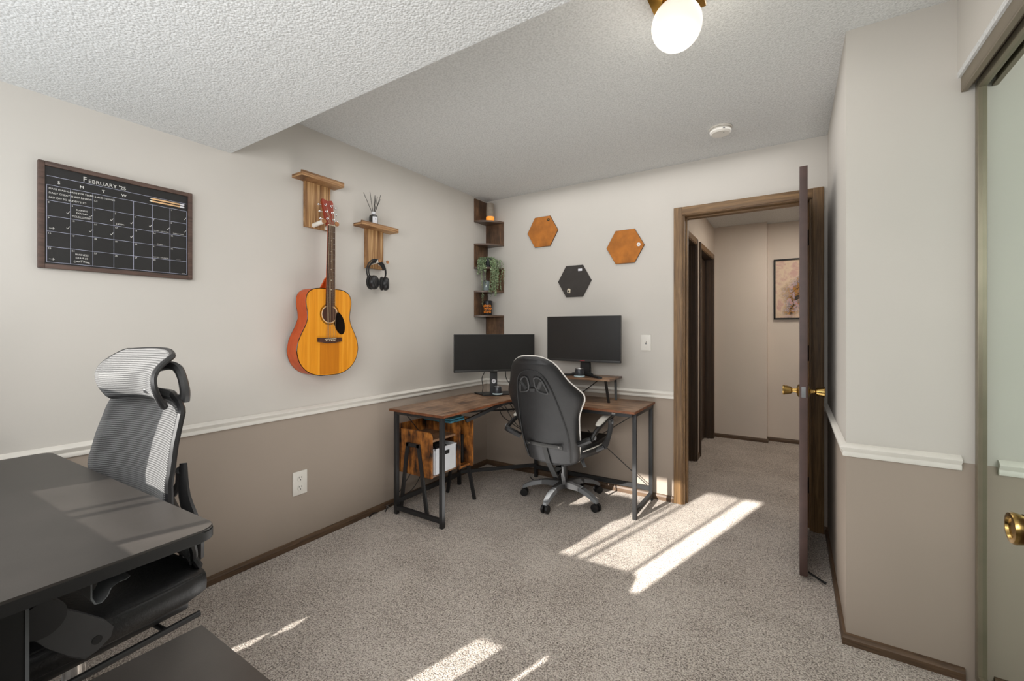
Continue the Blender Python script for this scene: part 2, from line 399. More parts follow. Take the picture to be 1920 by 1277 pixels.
b.mi = 0; b.box((DX0-.016,0,0),(DX0,.135,DT)); b.box((DX1,0,0),(DX1+.016,.135,DT)); b.box((DX0,.04,0),(DX0+.011,.075,DT-.0),.002); b.box((DX1-.011,.04,0),(DX1,.075,DT),.002)
b.mi = 1; b.box((DX0-.016,0,DT),(DX1+.016,.135,DT+.016)); b.box((DX0,.04,DT-.011),(DX1,.075,DT),.002)
struct('trim_3', b, ('trim','trimh'), angle=30)
for k, (y0, y1) in enumerate(((.372,1.113),(1.367,2.123))):
    b = casing('c', HX, y0-.006, y1+.006, 2.028, .060, 1, axis='y', mat=0)
    b.mi = 0; b.box((HX-.118,y0-.013,0),(HX,y0,2.028)); b.box((HX-.118,y1,0),(HX,y1+.013,2.028)); b.box((HX-.118,y0,2.028),(HX,y1,2.041))
    b.box((HX-.055,y0,0),(HX-.03,y0+.012,2.028)); b.box((HX-.055,y1-.012,0),(HX-.03,y1,2.028))
    struct('door_frame_%d' % (k+1), b, ('darkdoor','trim'), angle=30)
    d = struct('door_%d' % (k+2), B().box((HX-.115,y0+.003,.012),(HX-.075,y1-.003,2.02),.003), 'darkdoor')
    if k == 1:
        KB = B().lathe([(.001,.0),(.028,0),(.028,.006),(.012,.010),(.011,.034),(.024,.042),(.0285,.06),(.024,.073),(.001,.078)], (HX-.075,y0+.065,.92), 20, 'x'); obj('door_knob', KB, 'brass', d, world=True)
        KB = B().lathe([(.001,.0),(.02,0),(.02,.008),(.001,.012)], (HX-.075,y0+.065,1.06), 16, 'x'); obj('deadbolt', KB, 'brass', d, world=True)

# knob made once as a profile: cup shape with flutes
def knob(parent, c, s, name='door_knob'):
    c = Vector(c)
    b = B().lathe([(.001,0),(.032,0),(.033,s*.004),(.028,s*.008),(.014,s*.012),(.0105,s*.018),(.0105,s*.03),(.014,s*.033),(.0185,s*.036),(.0205,s*.044),(.024,s*.066),(.0255,s*.074),(.0235,s*.078),(.018,s*.0785),(.016,s*.075),(.001,s*.075)], c, 32, 'x')
    k = obj(name, b, 'brass', parent, world=True, angle=40)
    g = B()
    for i in range(10):
        a = 2*PI*i/10+.3
        p = lambda r, h: (c.x+s*h, c.y+r*math.cos(a), c.z+r*math.sin(a))
        g.bar(p(.0212,.047), p(.0235,.064), .005, .0016, up=(0,math.cos(a),math.sin(a)))
    obj('knob_flutes', g, 'brassdark', k, world=True)
    return k
# open room door, seen edge-on
dr = bpy.data.objects.new('door_1', None); COL.objects.link(dr); dr.location = (2.449,-.008,0); dr.rotation_euler = (0,0,R(-90.95)); dr['kind'] = 'structure'
dr.matrix_basis = Matrix.LocRotScale(Vector(dr.location), dr.rotation_euler, None)
obj('door_slab', B().box((.006,-.042,.022),(.656,-.008,2.04),.0015), 'door', dr, label='dark reddish brown slab door seen edge-on')
kb = B().box((.655,-.034,.90),(.6572,-.016,.952),.0008); kb.cyl((.656,-.025,.926),(.6585,-.025,.926),.0075)
obj('latch_plate', kb, 'greyplastic', dr)
def localknob(parent, s, y):
    b = B().lathe([(.001,0),(.032,0),(.033,s*.004),(.028,s*.008),(.014,s*.012),(.0105,s*.018),(.0105,s*.03),(.014,s*.033),(.0185,s*.036),(.0205,s*.044),(.024,s*.062),(.0255,s*.068),(.0235,s*.072),(.016,s*.072),(.001,s*.070)], (.596,y,.926), 28, 'y')
    return obj('door_knob', b, 'brass', parent, angle=40)
localknob(dr, -1, -.042); localknob(dr, 1, -.008)
for z in (.28,1.09,1.80):
    obj('hinge', B().box((-.004,-.016,z-.045),(.008,-.004,z+.045),.001).cyl((0,-.003,z-.048),(0,-.003,z+.048),.006), 'dark', dr)
obj('door_stop', B().bar((.628,-.006,.035),(.640,.058,.010),.007,.007).cyl((.640,.058,.010),(.641,.066,.0075),.0065), 'dark', dr)

# window behind the camera (lets in the sun)
w = struct('window_1', B().box((WX0,-3.83,WZ1-.03),(WX1,-3.79,WZ1)).box((WX0,-3.83,WZ0),(WX1,-3.79,WZ0+.03)).box((WX0,-3.83,WZ0),(WX0+.02,-3.79,WZ1)).box((WX1-.012,-3.83,WZ0),(WX1,-3.79,WZ1)), 'white', smooth=False)
for xm, wd in ((.606,.020),(.668,.022),(.912,.022)):
    obj('mullion', B().box((xm-wd/2,-3.82,WZ0),(xm+wd/2,-3.80,WZ1)), 'white', w)
obj('pane', B().box((WX0,-3.812,WZ0),(WX1,-3.808,WZ1)), 'glass', w)
obj('insect_screen', B().box((WX0+.02,-3.826,WZ0+.03),(.912,-3.8255,WZ1-.03)), 'screenmesh', w)
struct('trim_4', B().box((WX0-.05,-3.75,WZ0-.03),(WX1+.05,-3.70,WZ0)), 'white')

# mirrored closet door and header track
struct('trim_6', B().box((2.868,-3.7,2.078),(2.874,-1.087,2.128),.001).box((2.868,-3.7,2.072),(2.884,-1.087,2.082),.002).box((2.874,-3.7,2.118),(3.02,-1.087,2.125)).box((2.930,-3.7,2.062),(2.936,-1.087,2.12)).box((2.896,-3.7,2.095),(2.902,-1.087,2.12)), 'headertrim', smooth=False)
cd = bpy.data.objects.new('door_4', None); COL.objects.link(cd); cd['kind'] = 'structure'
obj('door_frame', B().box((2.902,-1.118,.02),(2.922,-1.092,2.09),.002).box((2.903,-1.112,.02),(2.906,-1.107,2.09)).box((2.902,-2.6,2.066),(2.922,-1.118,2.09),.002).box((2.902,-2.6,.02),(2.922,-1.118,.045),.002).box((2.902,-2.62,.02),(2.922,-2.595,2.09),.002), 'alu', cd, smooth=False)
obj('mirror', B().box((2.914,-2.598,.045),(2.918,-1.116,2.067)), 'mirror', cd, smooth=False)
cd2 = bpy.data.objects.new('door_5', None); COL.objects.link(cd2); cd2['kind'] = 'structure'
obj('door_frame', B().box((2.945,-3.72,.02),(2.965,-3.70,2.09)).box((2.945,-2.55,.02),(2.965,-2.52,2.09)).box((2.945,-3.70,2.066),(2.965,-2.55,2.09)).box((2.945,-3.70,.02),(2.965,-2.55,.045)), 'alu', cd2, smooth=False)
obj('mirror', B().box((2.953,-3.70,.045),(2.957,-2.55,2.066)), 'mirror', cd2, smooth=False)
# open entry door whose knob reaches into the frame on the right
ed = bpy.data.objects.new('door_6', None); COL.objects.link(ed); ed['kind'] = 'structure'
obj('door_slab', B().box((2.742,-2.93,.015),(2.777,-2.165,2.04),.002), 'door', ed)
knob(ed, (2.742,-2.213,.915), -1)

# ------------------------------------------------------------------ brown L-shaped desk
dk = thing('corner_desk', 'rustic brown L-shaped desk with black metal frame in the room corner', 'desk', (.55,-.5,0))
ZT = .710
b = B()
b.prism([(.112,-1.25,ZT-.016),(.588,-1.25,ZT-.016),(.588,-.495,ZT-.016),(.588,-.34,ZT-.016),(.40,-.20,ZT-.016),(.112,-.43,ZT-.016)], (0,0,.016)) if False else None
b.prism([(.112,-1.25,ZT-.016),(.588,-1.25,ZT-.016),(.588,-.498,ZT-.016),(.112,-.498,ZT-.016)], (0,0,.016), .0015)
obj('desktop', b, 'rusty', dk, world=True)
b = B().prism([(.112,-.496,ZT-.016),(.588,-.496,ZT-.016),(.588,-.012,ZT-.016),(.50,-.012,ZT-.016),(.112,-.40,ZT-.016)], (0,0,.016), .0015)
obj('desktop', b, 'rustx', dk, world=True)
b = B().prism([(.590,-.496,ZT-.016),(1.525,-.496,ZT-.016),(1.525,-.012,ZT-.016),(.590,-.012,ZT-.016)], (0,0,.016), .0015)
obj('desktop', b, 'rustx', dk, world=True)
obj('edge_band', B().box((.111,-1.2512,ZT-.015),(.5892,-1.2492,ZT-.001)).box((.5875,-1.2512,ZT-.015),(.5892,-.498,ZT-.001)).box((.59,-.4972,ZT-.015),(1.526,-.4955,ZT-.001)).box((1.5245,-.4972,ZT-.015),(1.526,-.012,ZT-.001)), 'rustedge', dk, world=True, smooth=False)
T = .026
def hoop(y, x0, x1, axis='x'):
    bb = B()
    def q(a, c, z0, z1, h=T): 
        if axis == 'x': bb.box((a-h/2,y-T/2,z0),(c+h/2,y+T/2,z1), .0015)
        else: bb.box((y-T/2,a-h/2,z0),(y+T/2,c+h/2,z1), .0015)
    q(x0, x0, 0, ZT-.017); q(x1, x1, 0, ZT-.017); q(x0+T/2, x1-T/2, ZT-.017-.024, ZT-.017, 0); q(x0+T/2, x1-T/2, .03, .055, 0)
    return bb
obj('leg_frame', hoop(-1.205,.133,.538), 'blackm', dk, world=True)
obj('leg_frame', hoop(1.505,-.43,-.045,'y'), 'blackm', dk, world=True)
obj('leg', B().box((.122,-.565,0),(.146,-.541,ZT-.017),.0015), 'blackm', dk, world=True)
obj('leg', B().box((.545,-.075,0),(.569,-.051,ZT-.017),.0015), 'blackm', dk, world=True)
obj('leg', B().box((.545,-.565,ZT-.15),(.569,-.541,ZT-.017),.0015), 'blackm', dk, world=True) if False else None
obj('brace', B().bar((.134,-1.19,.085),(.134,-.55,.085),.018,.030), 'blackm', dk, world=True)
obj('brace', B().bar((.557,-.063,.085),(1.50,-.045,.085),.022,.030), 'blackm', dk, world=True)
obj('brace', B().bar((.134,-.55,.10),(.557,-.063,.10),.018,.026), 'blackm', dk, world=True)
obj('apron_rail', B().box((.15,-1.19,ZT-.04),(.166,-.5,ZT-.017)).box((.57,-.48,ZT-.04),(1.50,-.462,ZT-.017)).box((.57,-.06,ZT-.04),(1.50,-.044,ZT-.017)), 'blackm', dk, world=True)
obj('corner_brace', B().bar((.40,-.80,ZT-.13),(.545,-.50,ZT-.025),.022,.022).box((.50,-.60,ZT-.028),(.60,-.44,ZT-.017)), 'blackm', dk, world=True)
for p_, q_ in (((.14,-1.15,ZT-.03),(.10,-.62,.12)),((.10,-1.15,.12),(.12,-.62,ZT-.06)),((1.46,-.06,ZT-.05),(1.02,-.06,.35)),((1.02,-.06,.45),(1.48,-.06,.11)),((1.40,-.43,ZT-.02),(1.28,-.30,ZT-.10))): obj('cross_wire', B().cyl(p_, q_, .003), 'blackm', dk, world=True)
obj('screw_plate', B().box((1.375,-.5,ZT-.028),(1.40,-.485,ZT-.017)), 'silver', dk, world=True, smooth=False)
# monitor riser on right half
rs = thing('monitor_riser', 'small brown riser shelf with slanted black legs under the right monitor', 'riser', (1.07,-.18,ZT))
obj('shelf_board', B().box((.80,-.31,.870),(1.292,-.045,.885),.002), 'rustx', rs, world=True)
for x, s in ((1.262,1),(.83,-1)):
    obj('leg', B().bar((x-s*.012,-.28,.870),(x,-.25,ZT),.018,.010), 'blackm', rs, world=True); obj('leg', B().bar((x-s*.012,-.075,.870),(x,-.10,ZT),.018,.010), 'blackm', rs, world=True)
obj('brace', B().cyl((1.14,-.06,.868),(.98,-.06,.745),.0035), 'blackm', rs, world=True)

# ------------------------------------------------------------------ monitors
def monitor(name, label, P0, P1, z0, z1, basez, kind):
    P0, P1 = Vector((*P0,0)), Vector((*P1,0)); mid = (P0+P1)/2; d = (P1-P0); W = d.length; ang = math.atan2(d.y, d.x)
    t = thing(name, label, 'monitor', (mid.x, mid.y, basez), ang)
    H0, H1 = z0-basez, z1-basez; n = Vector((0,1,0))
    obj('housing', B().box((-W/2,.002,H0),(W/2,.020,H1),.004).box((-W*.32,.018,H0+.06),(W*.32,.045,H1-.06),.02), 'black', t)
    obj('bezel', B().box((-W/2,-.004,H0),(W/2,.004,H0+.017),.001).box((-W/2,-.004,H1-.005),(W/2,.004,H1),.001).box((-W/2,-.004,H0),(-W/2+.005,.004,H1),.001).box((W/2-.005,-.004,H0),(W/2,.004,H1),.001), 'bezel', t)
    obj('screen', B().box((-W/2+.004,-.002,H0+.016),(W/2-.004,.003,H1-.004)), 'screen', t, smooth=False)
    lg = B().box((-.016,-.0052,H0+.006),(.022,-.0038,H0+.0105))
    obj('logo', lg, 'silver' if kind == 'flat' else 'logored', t, smooth=False)
    return t, W, H0, H1
M['logored'] = plain('red_logo', (150,40,44), .5)
tL, W, H0, H1 = monitor('monitor', 'wide black monitor standing in the desk corner, left of the two', (.137,-.623), (.577,-.124), .897, 1.197, ZT, 'flat')
obj('stand_post', B().box((-.030,.045,.006),(.030,.062,H1*.6),.004), 'darkgrey', tL)
obj('stand_base', B().prism([(-.145,.13,0),(-.105,-.045,0),(.125,-.045,0),(.165,.13,0)], (0,0,.009), .002), 'black', tL)
tg = B().cyl((-.001,.0446,.105),(-.001,.041,.105),.017,n=24); obj('round_badge', tg, 'label', tL)
obj('badge_mark', B().cyl((-.001,.0412,.105),(-.001,.0402,.105),.006,n=16), 'greyplastic', tL)
obj('cable', B().tube([(-.075,.05,H0+.06),(-.075,.05,H0),(-.095,.06,.13),(-.085,.07,.06),(-.088,.08,.012)], .0032), 'blacksoft', tL)
obj('cable', B().tube([(.10,.05,H0+.06),(.10,.05,H0),(.11,.06,.12),(.145,.07,.07),(.158,.06,.02),(.15,.055,.011)], .0032), 'blacksoft', tL)
tR, W, H0, H1 = monitor('monitor', 'black monitor raised on the small brown riser, right of the two', (.735,-.19), (1.333,-.20), .992, 1.337, .885, 'v')
obj('stand_post', B().prism([(-.045,.05,.01),(.045,.05,.01),(.030,.05,H1*.6),(-.030,.05,H1*.6)], (0,.022,0), .004), 'black', tR)
obj('stand_base', B().prism([(-.02,.07,0),(.02,.07,0),(.20,-.10,0),(.175,-.115,0),(0,.03,0),(-.175,-.115,0),(-.20,-.10,0)], (0,0,.013), .003).prism([(-.05,.065,.01),(.05,.065,.01),(.09,.0,.01),(-.09,.0,.01)],(0,0,.012),.003), 'black', tR)
# cup-shaped speakers in front of the stands
def speaker(label, loc):
    t = thing('cup_speaker', label, 'speaker', loc)
    obj('light_ring', B().lathe([(.001,0),(.037,0),(.041,.004),(.040,.009),(.036,.012),(.001,.012)]), 'ring', t)
    obj('body', B().lathe([(.034,.010),(.0345,.014),(.031,.058),(.029,.062),(.026,.060),(.001,.058)]), 'speaker', t)
    obj('rim', B().lathe([(.029,.0595),(.0305,.062),(.029,.065),(.0262,.064),(.026,.060)], cap=False), 'silver', t)
    return t
speaker('charcoal cup-shaped speaker with pale ring on the left monitor base', (.395,-.395,ZT+.009))
speaker('charcoal cup-shaped speaker with pale ring on the riser below the right monitor', (1.045,-.272,.885))

# ------------------------------------------------------------------ rustic side cabinet under the desk
cb = thing('side_cabinet', 'rustic orange-brown shelf unit on black A-frame legs under the desk', 'cabinet', (.24,-.94,0))
X0, X1, Y0, Y1 = .075, .372, -1.125, -.76
def panel(y, y2, x0=X0, x1=X1, zb=.25, zt=.552):
    pts = [(x0,y,zb),(x1,y,zb),(x1,y,zt-.035)]
    for k in range(6):
        a = R(k*18); pts.append((x1-.035+.035*math.cos(a), y, zt-.035+.035*math.sin(a)))
    pts.append((x0,y,zt)); return B().prism(pts, (0,y2-y,0), .001)
obj('side_panel', panel(Y0,Y0+.015), 'rustcab', cb, world=True)
obj('side_panel', panel(-.755,-.740,X0,X1+.05,.25,.60), 'rustcab', cb, world=True)
obj('side_panel', panel(-.875,-.860,X0,X1+.03,.25,.575), 'rustcab', cb, world=True, label='vertical divider panel')
obj('shelf', B().box((X0,Y0+.015,.255),(X1,-.875,.270)), 'rusty', cb, world=True)
obj('shelf', B().box((X0,-.860,.255),(X1+.03,-.755,.270)), 'rustcab', cb, world=True)
obj('shelf', B().box((X0,Y0+.015,.487),(X1-.005,-.875,.502)), 'rusty', cb, world=True)
obj('back_panel', B().box((X0-.003,Y0,.25),(X0+.008,-.74,.585)), 'rustcab', cb, world=True)
def aframe(y):
    return B().bar((.165,y,.465),(.098,y,0),.024,.014,up=(0,1,0)).bar((.262,y,.465),(.345,y,0),.024,.014,up=(0,1,0)).bar((.155,y,.455),(.274,y,.455),.024,.014,up=(0,1,0))
obj('leg', aframe(Y0-.009), 'blackm', cb, world=True)
obj('leg', B().bar((.235,-.732,.40),(.168,-.732,0),.024,.014,up=(0,1,0)).bar((.33,-.732,.40),(.425,-.732,0),.024,.014,up=(0,1,0)).bar((.225,-.732,.39),(.34,-.732,.39),.024,.014,up=(0,1,0)), 'blackm', cb, world=True)
bn = thing('storage_bin', 'light grey plastic bin with a handle slot inside the side cabinet', 'bin', (.27,-1.0,.27))
b = B(); b.box((.11,-1.095,.270),(.378,-.885,.274)); b.box((.374,-1.095,.270),(.380,-.885,.435)); b.box((.11,-1.095,.270),(.116,-.885,.435)); b.box((.11,-1.098,.270),(.380,-1.092,.435)); b.box((.11,-.888,.270),(.380,-.882,.435)); b.box((.105,-1.10,.432),(.384,-1.094,.442),.001); b.box((.105,-.886,.432),(.384,-.880,.442),.001); b.box((.376,-1.10,.432),(.384,-.880,.442),.001)
obj('bin_body', b, 'bin', bn, world=True, smooth=False)
b = B().box((.3795,-1.035,.385),(.3812,-.955,.412),.005); obj('handle_slot', b, 'dark', bn, world=True)
b = B()
for k in range(5): b.tube([(.16+.03*k,-1.06+.02*k,.40),(.2+.02*k,-1.02,.455),(.30,-.98-.01*k,.45),(.34,-.92,.42-.01*k)], .006)
tag(obj('black_cables', b, 'blacksoft'), 'coiled black cables lying in the grey bin', 'cables')
tag(obj('paper_stack', B().box((.13,-.858,.505),(.33,-.79,.575)) if False else B().box((.10,-.91,.576),(.352,-.757,.590),.002).box((.13,-.905,.5905),(.345,-.757,.604),.002), 'blueb', smooth=False), 'blue papers lying across the top of the side cabinet divider', 'papers')
for i, (y, h, m, lb) in enumerate(((-.848,.20,'black','thick black folder upright next to the divider of the side cabinet'),(-.815,.235,'whiteb','pale blue book standing in the narrow slot of the side cabinet'),(-.785,.205,'dark','thin dark folder at the far side of the cabinet slot'))):
    x1 = .36 if i != 1 else .345
    o = tag(obj('folder' if i != 1 else 'book', B().box((.14,y-.010,.2705),(x1,y+.010,.2705+h),.002), m), lb, 'folder' if i != 1 else 'book')
    

# ------------------------------------------------------------------ swivel base used by both chairs
def swivel_base(t, angs, r, hub_z, arm_m, tip_m=None, rot0=0, tipdark='greyplastic'):
    obj('hub', B().lathe([(.001,.085),(.035,.085),(.045,.10),(.043,.125),(.030,.140),(.001,.140)]), arm_m, t)
    for a in angs:
        u = Vector((math.cos(R(a)), math.sin(R(a)), 0)); v = Vector((-u.y, u.x, 0))
        def ring(s, z, w, h): c = u*s+Vector((0,0,z)); return [c-v*w-Vector((0,0,h)), c+v*w-Vector((0,0,h)), c+v*w*.8+Vector((0,0,h)), c-v*w*.8+Vector((0,0,h))]
        k = obj('base_arm', B().loft([ring(.02,.115,.026,.022), ring(r*.45,.118,.023,.017), ring(r*.62,.112,.021,.014)]), arm_m, t, angle=25)
        obj('arm_cover', B().loft([ring(r*.55,.1155,.0235,.0150), ring(r*.8,.098,.022,.014), ring(r*.98,.074,.019,.013), ring(r*1.04,.066,.013,.009)]), tip_m or arm_m, t, angle=25)
        w = B()
        for s in (-1,1): w.cyl(u*(r*1.0)+v*(s*.008)+Vector((0,0,.027)), u*(r*1.0)+v*(s*.024)+Vector((0,0,.027)), .027, n=20)
        w.tube([u*(r*1.0)-v*.02+Vector((0,0,.05)), u*(r*1.0)+Vector((0,0,.056)), u*(r*1.0)+v*.02+Vector((0,0,.05))], .008)
        w.cyl(u*(r*1.0)+Vector((0,0,.03)), u*(r*1.0)+Vector((0,0,.068)), .007)
        obj('caster', w, 'black', t)

# ------------------------------------------------------------------ gaming chair
gc = thing('gaming_chair', 'black leather racing-style gaming chair with white piping facing the brown desk', 'chair', (.965,-.365,0), R(0))
swivel_base(gc, (-17,-89,-161,56,128), .295, .1, 'darkgrey', 'greyplastic')
obj('gas_lift', B().cyl((0,0,.13),(0,0,.30),.026).cyl((0,0,.28),(0,0,.345),.018), 'blackm', gc)
obj('tilt_mechanism', B().box((-.07,-.12,.315),(.10,.12,.365),.01).box((-.02,-.20,.30),(.06,-.08,.33),.006), 'blackm', gc)
cx = .035   # back centre in local x
# back shell: lofted crescent rings following the leaning spine
def spine(z):   # local y at height z
    return -.300-(z-.42)*.39
HWP = [(.352,.165),(.372,.196),(.42,.205),(.50,.212),(.60,.222),(.68,.232),(.74,.252),(.79,.272),(.83,.272),(.87,.245),(.91,.212),(.96,.185),(1.00,.165),(1.03,.140),(1.055,.100),(1.066,.045)]
def bring(z, hw, th=.036):
    y = spine(z); o = []; N = 22
    for i in range(N):
        a = 2*PI*i/N; ca, sa = math.cos(a), math.sin(a)
        x = hw*math.copysign(abs(ca)**.75, ca); yy = th*math.copysign(abs(sa)**.6, sa)
        bend = .075*(abs(x)/.25)**2.4
        o.append((cx+x, y+yy+bend, z+yy*.35))
    return o
rings = []
for i in range(len(HWP)-1):
    (z0,h0),(z1,h1) = HWP[i], HWP[i+1]
    for k in range(3):
        t_ = k/3; z = z0+(z1-z0)*t_; rings.append(bring(z, h0+(h1-h0)*t_, .036 if .36 < z < 1.04 else .026))
rings.append(bring(*HWP[-1], .016))
back = obj('backrest', B().loft(rings), 'leather', gc, angle=60)
# piping along the front-side outline, visible past the edge
def hw_at(z):
    for (z0,h0),(z1,h1) in zip(HWP, HWP[1:]):
        if z0 <= z <= z1: return h0+(h1-h0)*(z-z0)/(z1-z0)
    return .05
def edge_pt(z, s, f=1.0, yo=0): 
    h = hw_at(z)*f; return (cx+s*h, spine(z)+.075*(h/.25)**2.4+yo, z)
pr = [edge_pt(z, 1, 1.005, .012) for z in (.365,.5,.6,.68,.74,.79,.83,.87,.91,.96,1.0,1.03,1.055)]
pl = [edge_pt(z, -1, 1.005, .012) for z in (1.055,1.03,1.0,.96,.91,.87,.83,.79,.74,.68,.6,.5,.365)]
obj('piping', B().tube(pr+[(cx+.05,spine(1.067)+.01,1.070),(cx-.05,spine(1.067)+.01,1.070)]+pl, .0048, smooth=4), 'piping', back)
# seam of the rear panel
sr = []
for z, w_ in ((.37,.155),(.5,.172),(.6,.168),(.7,.155),(.8,.138),(.88,.118),(.94,.092),(.975,.05),(.985,0)): sr.append((z, w_))
P = [(cx+w_, spine(z)-.040+.075*(w_/.25)**2.4, z) for z, w_ in sr]+[(cx-w_, spine(z)-.040+.075*(w_/.25)**2.4, z) for z, w_ in sr[-2::-1]]
obj('rear_seam', B().tube(P, .0045, n=6), 'seatleather', back)
# two harness openings
def poly_on_back(pts, yo): return [(cx+x, spine(z)-.0435+.075*(abs(x)/.25)**2.4-yo, z) for x, z in pts]
for s in (-1,1):
    pts = [(s*.026,.935),(s*.072,.925),(s*.098,.850),(s*.090,.838),(s*.030,.858)]
    o_ = B().prism([Vector(p) for p in poly_on_back(pts, .001)], (0,.003,0)); op = obj('harness_opening', o_, 'dark', back)
    obj('rim', B().tube(poly_on_back(pts, .002), .0055, closed=True, smooth=3), 'darkgrey', op)
    obj('strap', B().tube(poly_on_back([(s*.04,.865),(s*.075,.915)], .002), .017, n=8, flat=.25), 'seatleather', op)
obj('strap_clip', B().box((cx-.018,spine(.856)-.052,.845),(cx+.018,spine(.856)-.040,.866),.003), 'darkgrey', back)
# bracket on the rear
yb = spine(.475)-.046
obj('back_bracket', B().bar((cx-.135,yb,.480),(cx+.135,yb,.478),.024,.008,up=(0,1,0),bev=.001).bar((cx,yb-.001,.48),(cx+.010,spine(.36)-.048,.355),.034,.008,up=(0,1,0)).bar((cx+.010,spine(.36)-.048,.36),(cx+.012,-.225,.235),.040,.010,up=(0,1,0)).bar((cx+.010,-.225,.245),(.02,-.06,.30),.010,.05,up=(1,0,0)), 'dark', gc)
for x_ in (-.11,.11): obj('bolt', B().cyl((cx+x_,yb-.003,.480),(cx+x_,yb-.007,.480),.006), 'silver', gc)
obj('recline_lever', B().tube([(cx+.035,-.20,.37),(cx+.07,-.23,.30),(cx+.075,-.24,.245)], .008, flat=.5).bar((cx+.07,-.235,.27),(cx+.085,-.245,.20),.022,.008), 'darkgrey', gc)
obj('height_lever', B().tube([(.05,.0,.36),(.16,-.06,.35),(.20,-.10,.32)], .007).bar((.18,-.09,.335),(.215,-.12,.30),.022,.006), 'greyplastic', gc)
obj('vibration_motor', B().cyl((-.12,-.15,.375),(-.05,-.15,.375),.018).cyl((-.05,-.15,.375),(.03,-.15,.375),.010), 'blacksoft', gc)
# seat with side bolsters
def sring(y, hw, zc, th):
    o = []; N = 20
    for i in range(N):
        a = 2*PI*i/N; ca, sa = math.cos(a), math.sin(a)
        x = hw*math.copysign(abs(ca)**.55, ca); z = th*math.copysign(abs(sa)**.6, sa)
        if sa > 0: z += .035*(abs(x)/.25)**3
        o.append((cx+x, y, zc+z))
    return o
seat = obj('seat', B().loft([sring(-.25,.16,.405,.03), sring(-.22,.215,.41,.045), sring(-.05,.255,.412,.050), sring(.12,.255,.42,.05), sring(.20,.235,.415,.045), sring(.235,.19,.405,.03)]), 'leather', gc, angle=60)
for s in (-1,1): obj('piping', B().tube([(cx+s*.215,-.23,.435),(cx+s*.258,-.05,.445),(cx+s*.258,.12,.452),(cx+s*.22,.215,.440)], .004), 'piping', seat)
for s in (-1,1):
    xa = cx+s*.315
    ar = obj('armrest', B().tube([(xa,-.335,.545),(xa,-.28,.575),(xa,-.20,.60),(xa,-.08,.632),(xa,.01,.640),(xa,.03,.625)], .02, radii=[.022,.028,.026,.030,.030,.018], flat=.55), 'black', gc)
    obj('arm_pad', B().loft([[(xa-w,y,z),(xa+w,y,z),(xa+w*.8,y,z+.012),(xa-w*.8,y,z+.012)] for y, z, w in ((-.24,.608,.018),(-.20,.622,.03),(-.10,.648,.034),(.0,.660,.033),(.03,.652,.02))]), 'padwhite', ar, sub=1)
    obj('arm_post', B().tube([(xa,.0,.625),(xa,.015,.58),(xa-s*.01,-.01,.49),(xa-s*.02,-.06,.44)], .016, radii=[.022,.02,.018,.026], flat=.6).tube([(xa-s*.02,-.06,.44),(xa-s*.08,-.07,.41),(cx+s*.18,-.08,.385)], .016), 'darkgrey', ar)
    for y_, z_ in ((-.31,.558),(.008,.60)): obj('arm_bolt', B().cyl((xa+s*.012,y_,z_),(xa+s*.020,y_,z_),.013), 'greyplastic', ar)
    obj('arm_mount', B().tube([(xa,-.335,.548),(xa-s*.03,-.335,.535),(cx+s*.22,-.30,.50)], .02), 'black', ar)

# ------------------------------------------------------------------ foreground black desk
fd = thing('black_desk', 'large matte black desk in the left foreground', 'desk', (.66,-3.13,0), R(2.6))
def rrect(x0,y0,x1,y1,rd,z):
    o = []
    for cx_, cy_, a0 in ((x1-rd,y1-rd,0),(x0+rd,y1-rd,90),(x0+rd,y0+rd,180),(x1-rd,y0+rd,270)):
        for k in range(7): a = R(a0+15*k); o.append((cx_+rd*math.cos(a), cy_+rd*math.sin(a), z))
    return o
obj('desktop', B().prism(rrect(-.60,-.33,.60,.345,.035,.7735), (0,0,.0065), .002), 'desktop', fd)
obj('edge_band', B().prism(rrect(-.601,-.331,.601,.346,.036,.752), (0,0,.0225), .002), 'deskedge', fd)
obj('pedestal', B().box((.435,-.31,0),(.46,.07,.752),.003), 'deskedge', fd)
obj('shade_block', B().box((-.36,-.32,.43),(.20,-.22,.752),.003), 'deskedge', fd); obj('shade_block', B().box((-.55,-.32,.43),(-.425,-.22,.752),.003), 'deskedge', fd)  # hidden blocks added under the desktop to cut sun patches on the carpet
obj('edge_highlight', B().box((.4585,.066,0),(.4615,.0715,.752)), 'greyplastic', fd)  # thin grey strip paints a highlight along the panel edge
obj('leg', B().box((-.585,-.31,0),(-.56,.07,.752),.003), 'deskedge', fd)
obj('apron', B().box((-.50,-.26,.70),(.435,-.24,.752),.002), 'deskedge', fd)
hk = thing('headphone_hook', 'grey metal hook hanging under the near edge of the black desk', 'hook', (1.17,-2.97,.752), R(2.6))
pts = [(0,0),( 0,-.052),(.006,-.066),(.016,-.068),(.024,-.060),(.030,-.046),(.042,-.040),(.056,-.040),(.060,-.036)]
rg = []
for y, z in pts: rg.append([(-.030+(.0 if y < .03 else 0), y, z),(.030, y, z),(.030, y+.0028, z+.0010),(-.030, y+.0028, z+.0010)])
obj('hook_plate', B().loft(rg).box((-.03,-.0,-.004),(.03,.05,0)), 'greyplastic', hk, angle=50)
mo = thing('monitor', 'unseen black monitor added on the black desk to shade the office chair', 'monitor', (.262,-3.34,.78), R(180))  # out-of-view monitor added to cast shade on chair and desk
obj('housing', B().box((-.20,-.01,.10),(.20,.02,.52),.006), 'black', mo); obj('screen', B().box((-.193,-.013,.108),(.193,-.0095,.512)), 'screen', mo); obj('stand', B().box((-.03,.02,0),(.03,.04,.3),.004).box((-.12,-.08,0),(.12,.08,.01),.004), 'black', mo)
bx = thing('sun_block_box', 'unseen low black box added along the window edge of the black desk to block sun', 'box', (.66,-3.40,.78), R(2.6))  # unseen box added to keep low sun off the desktop
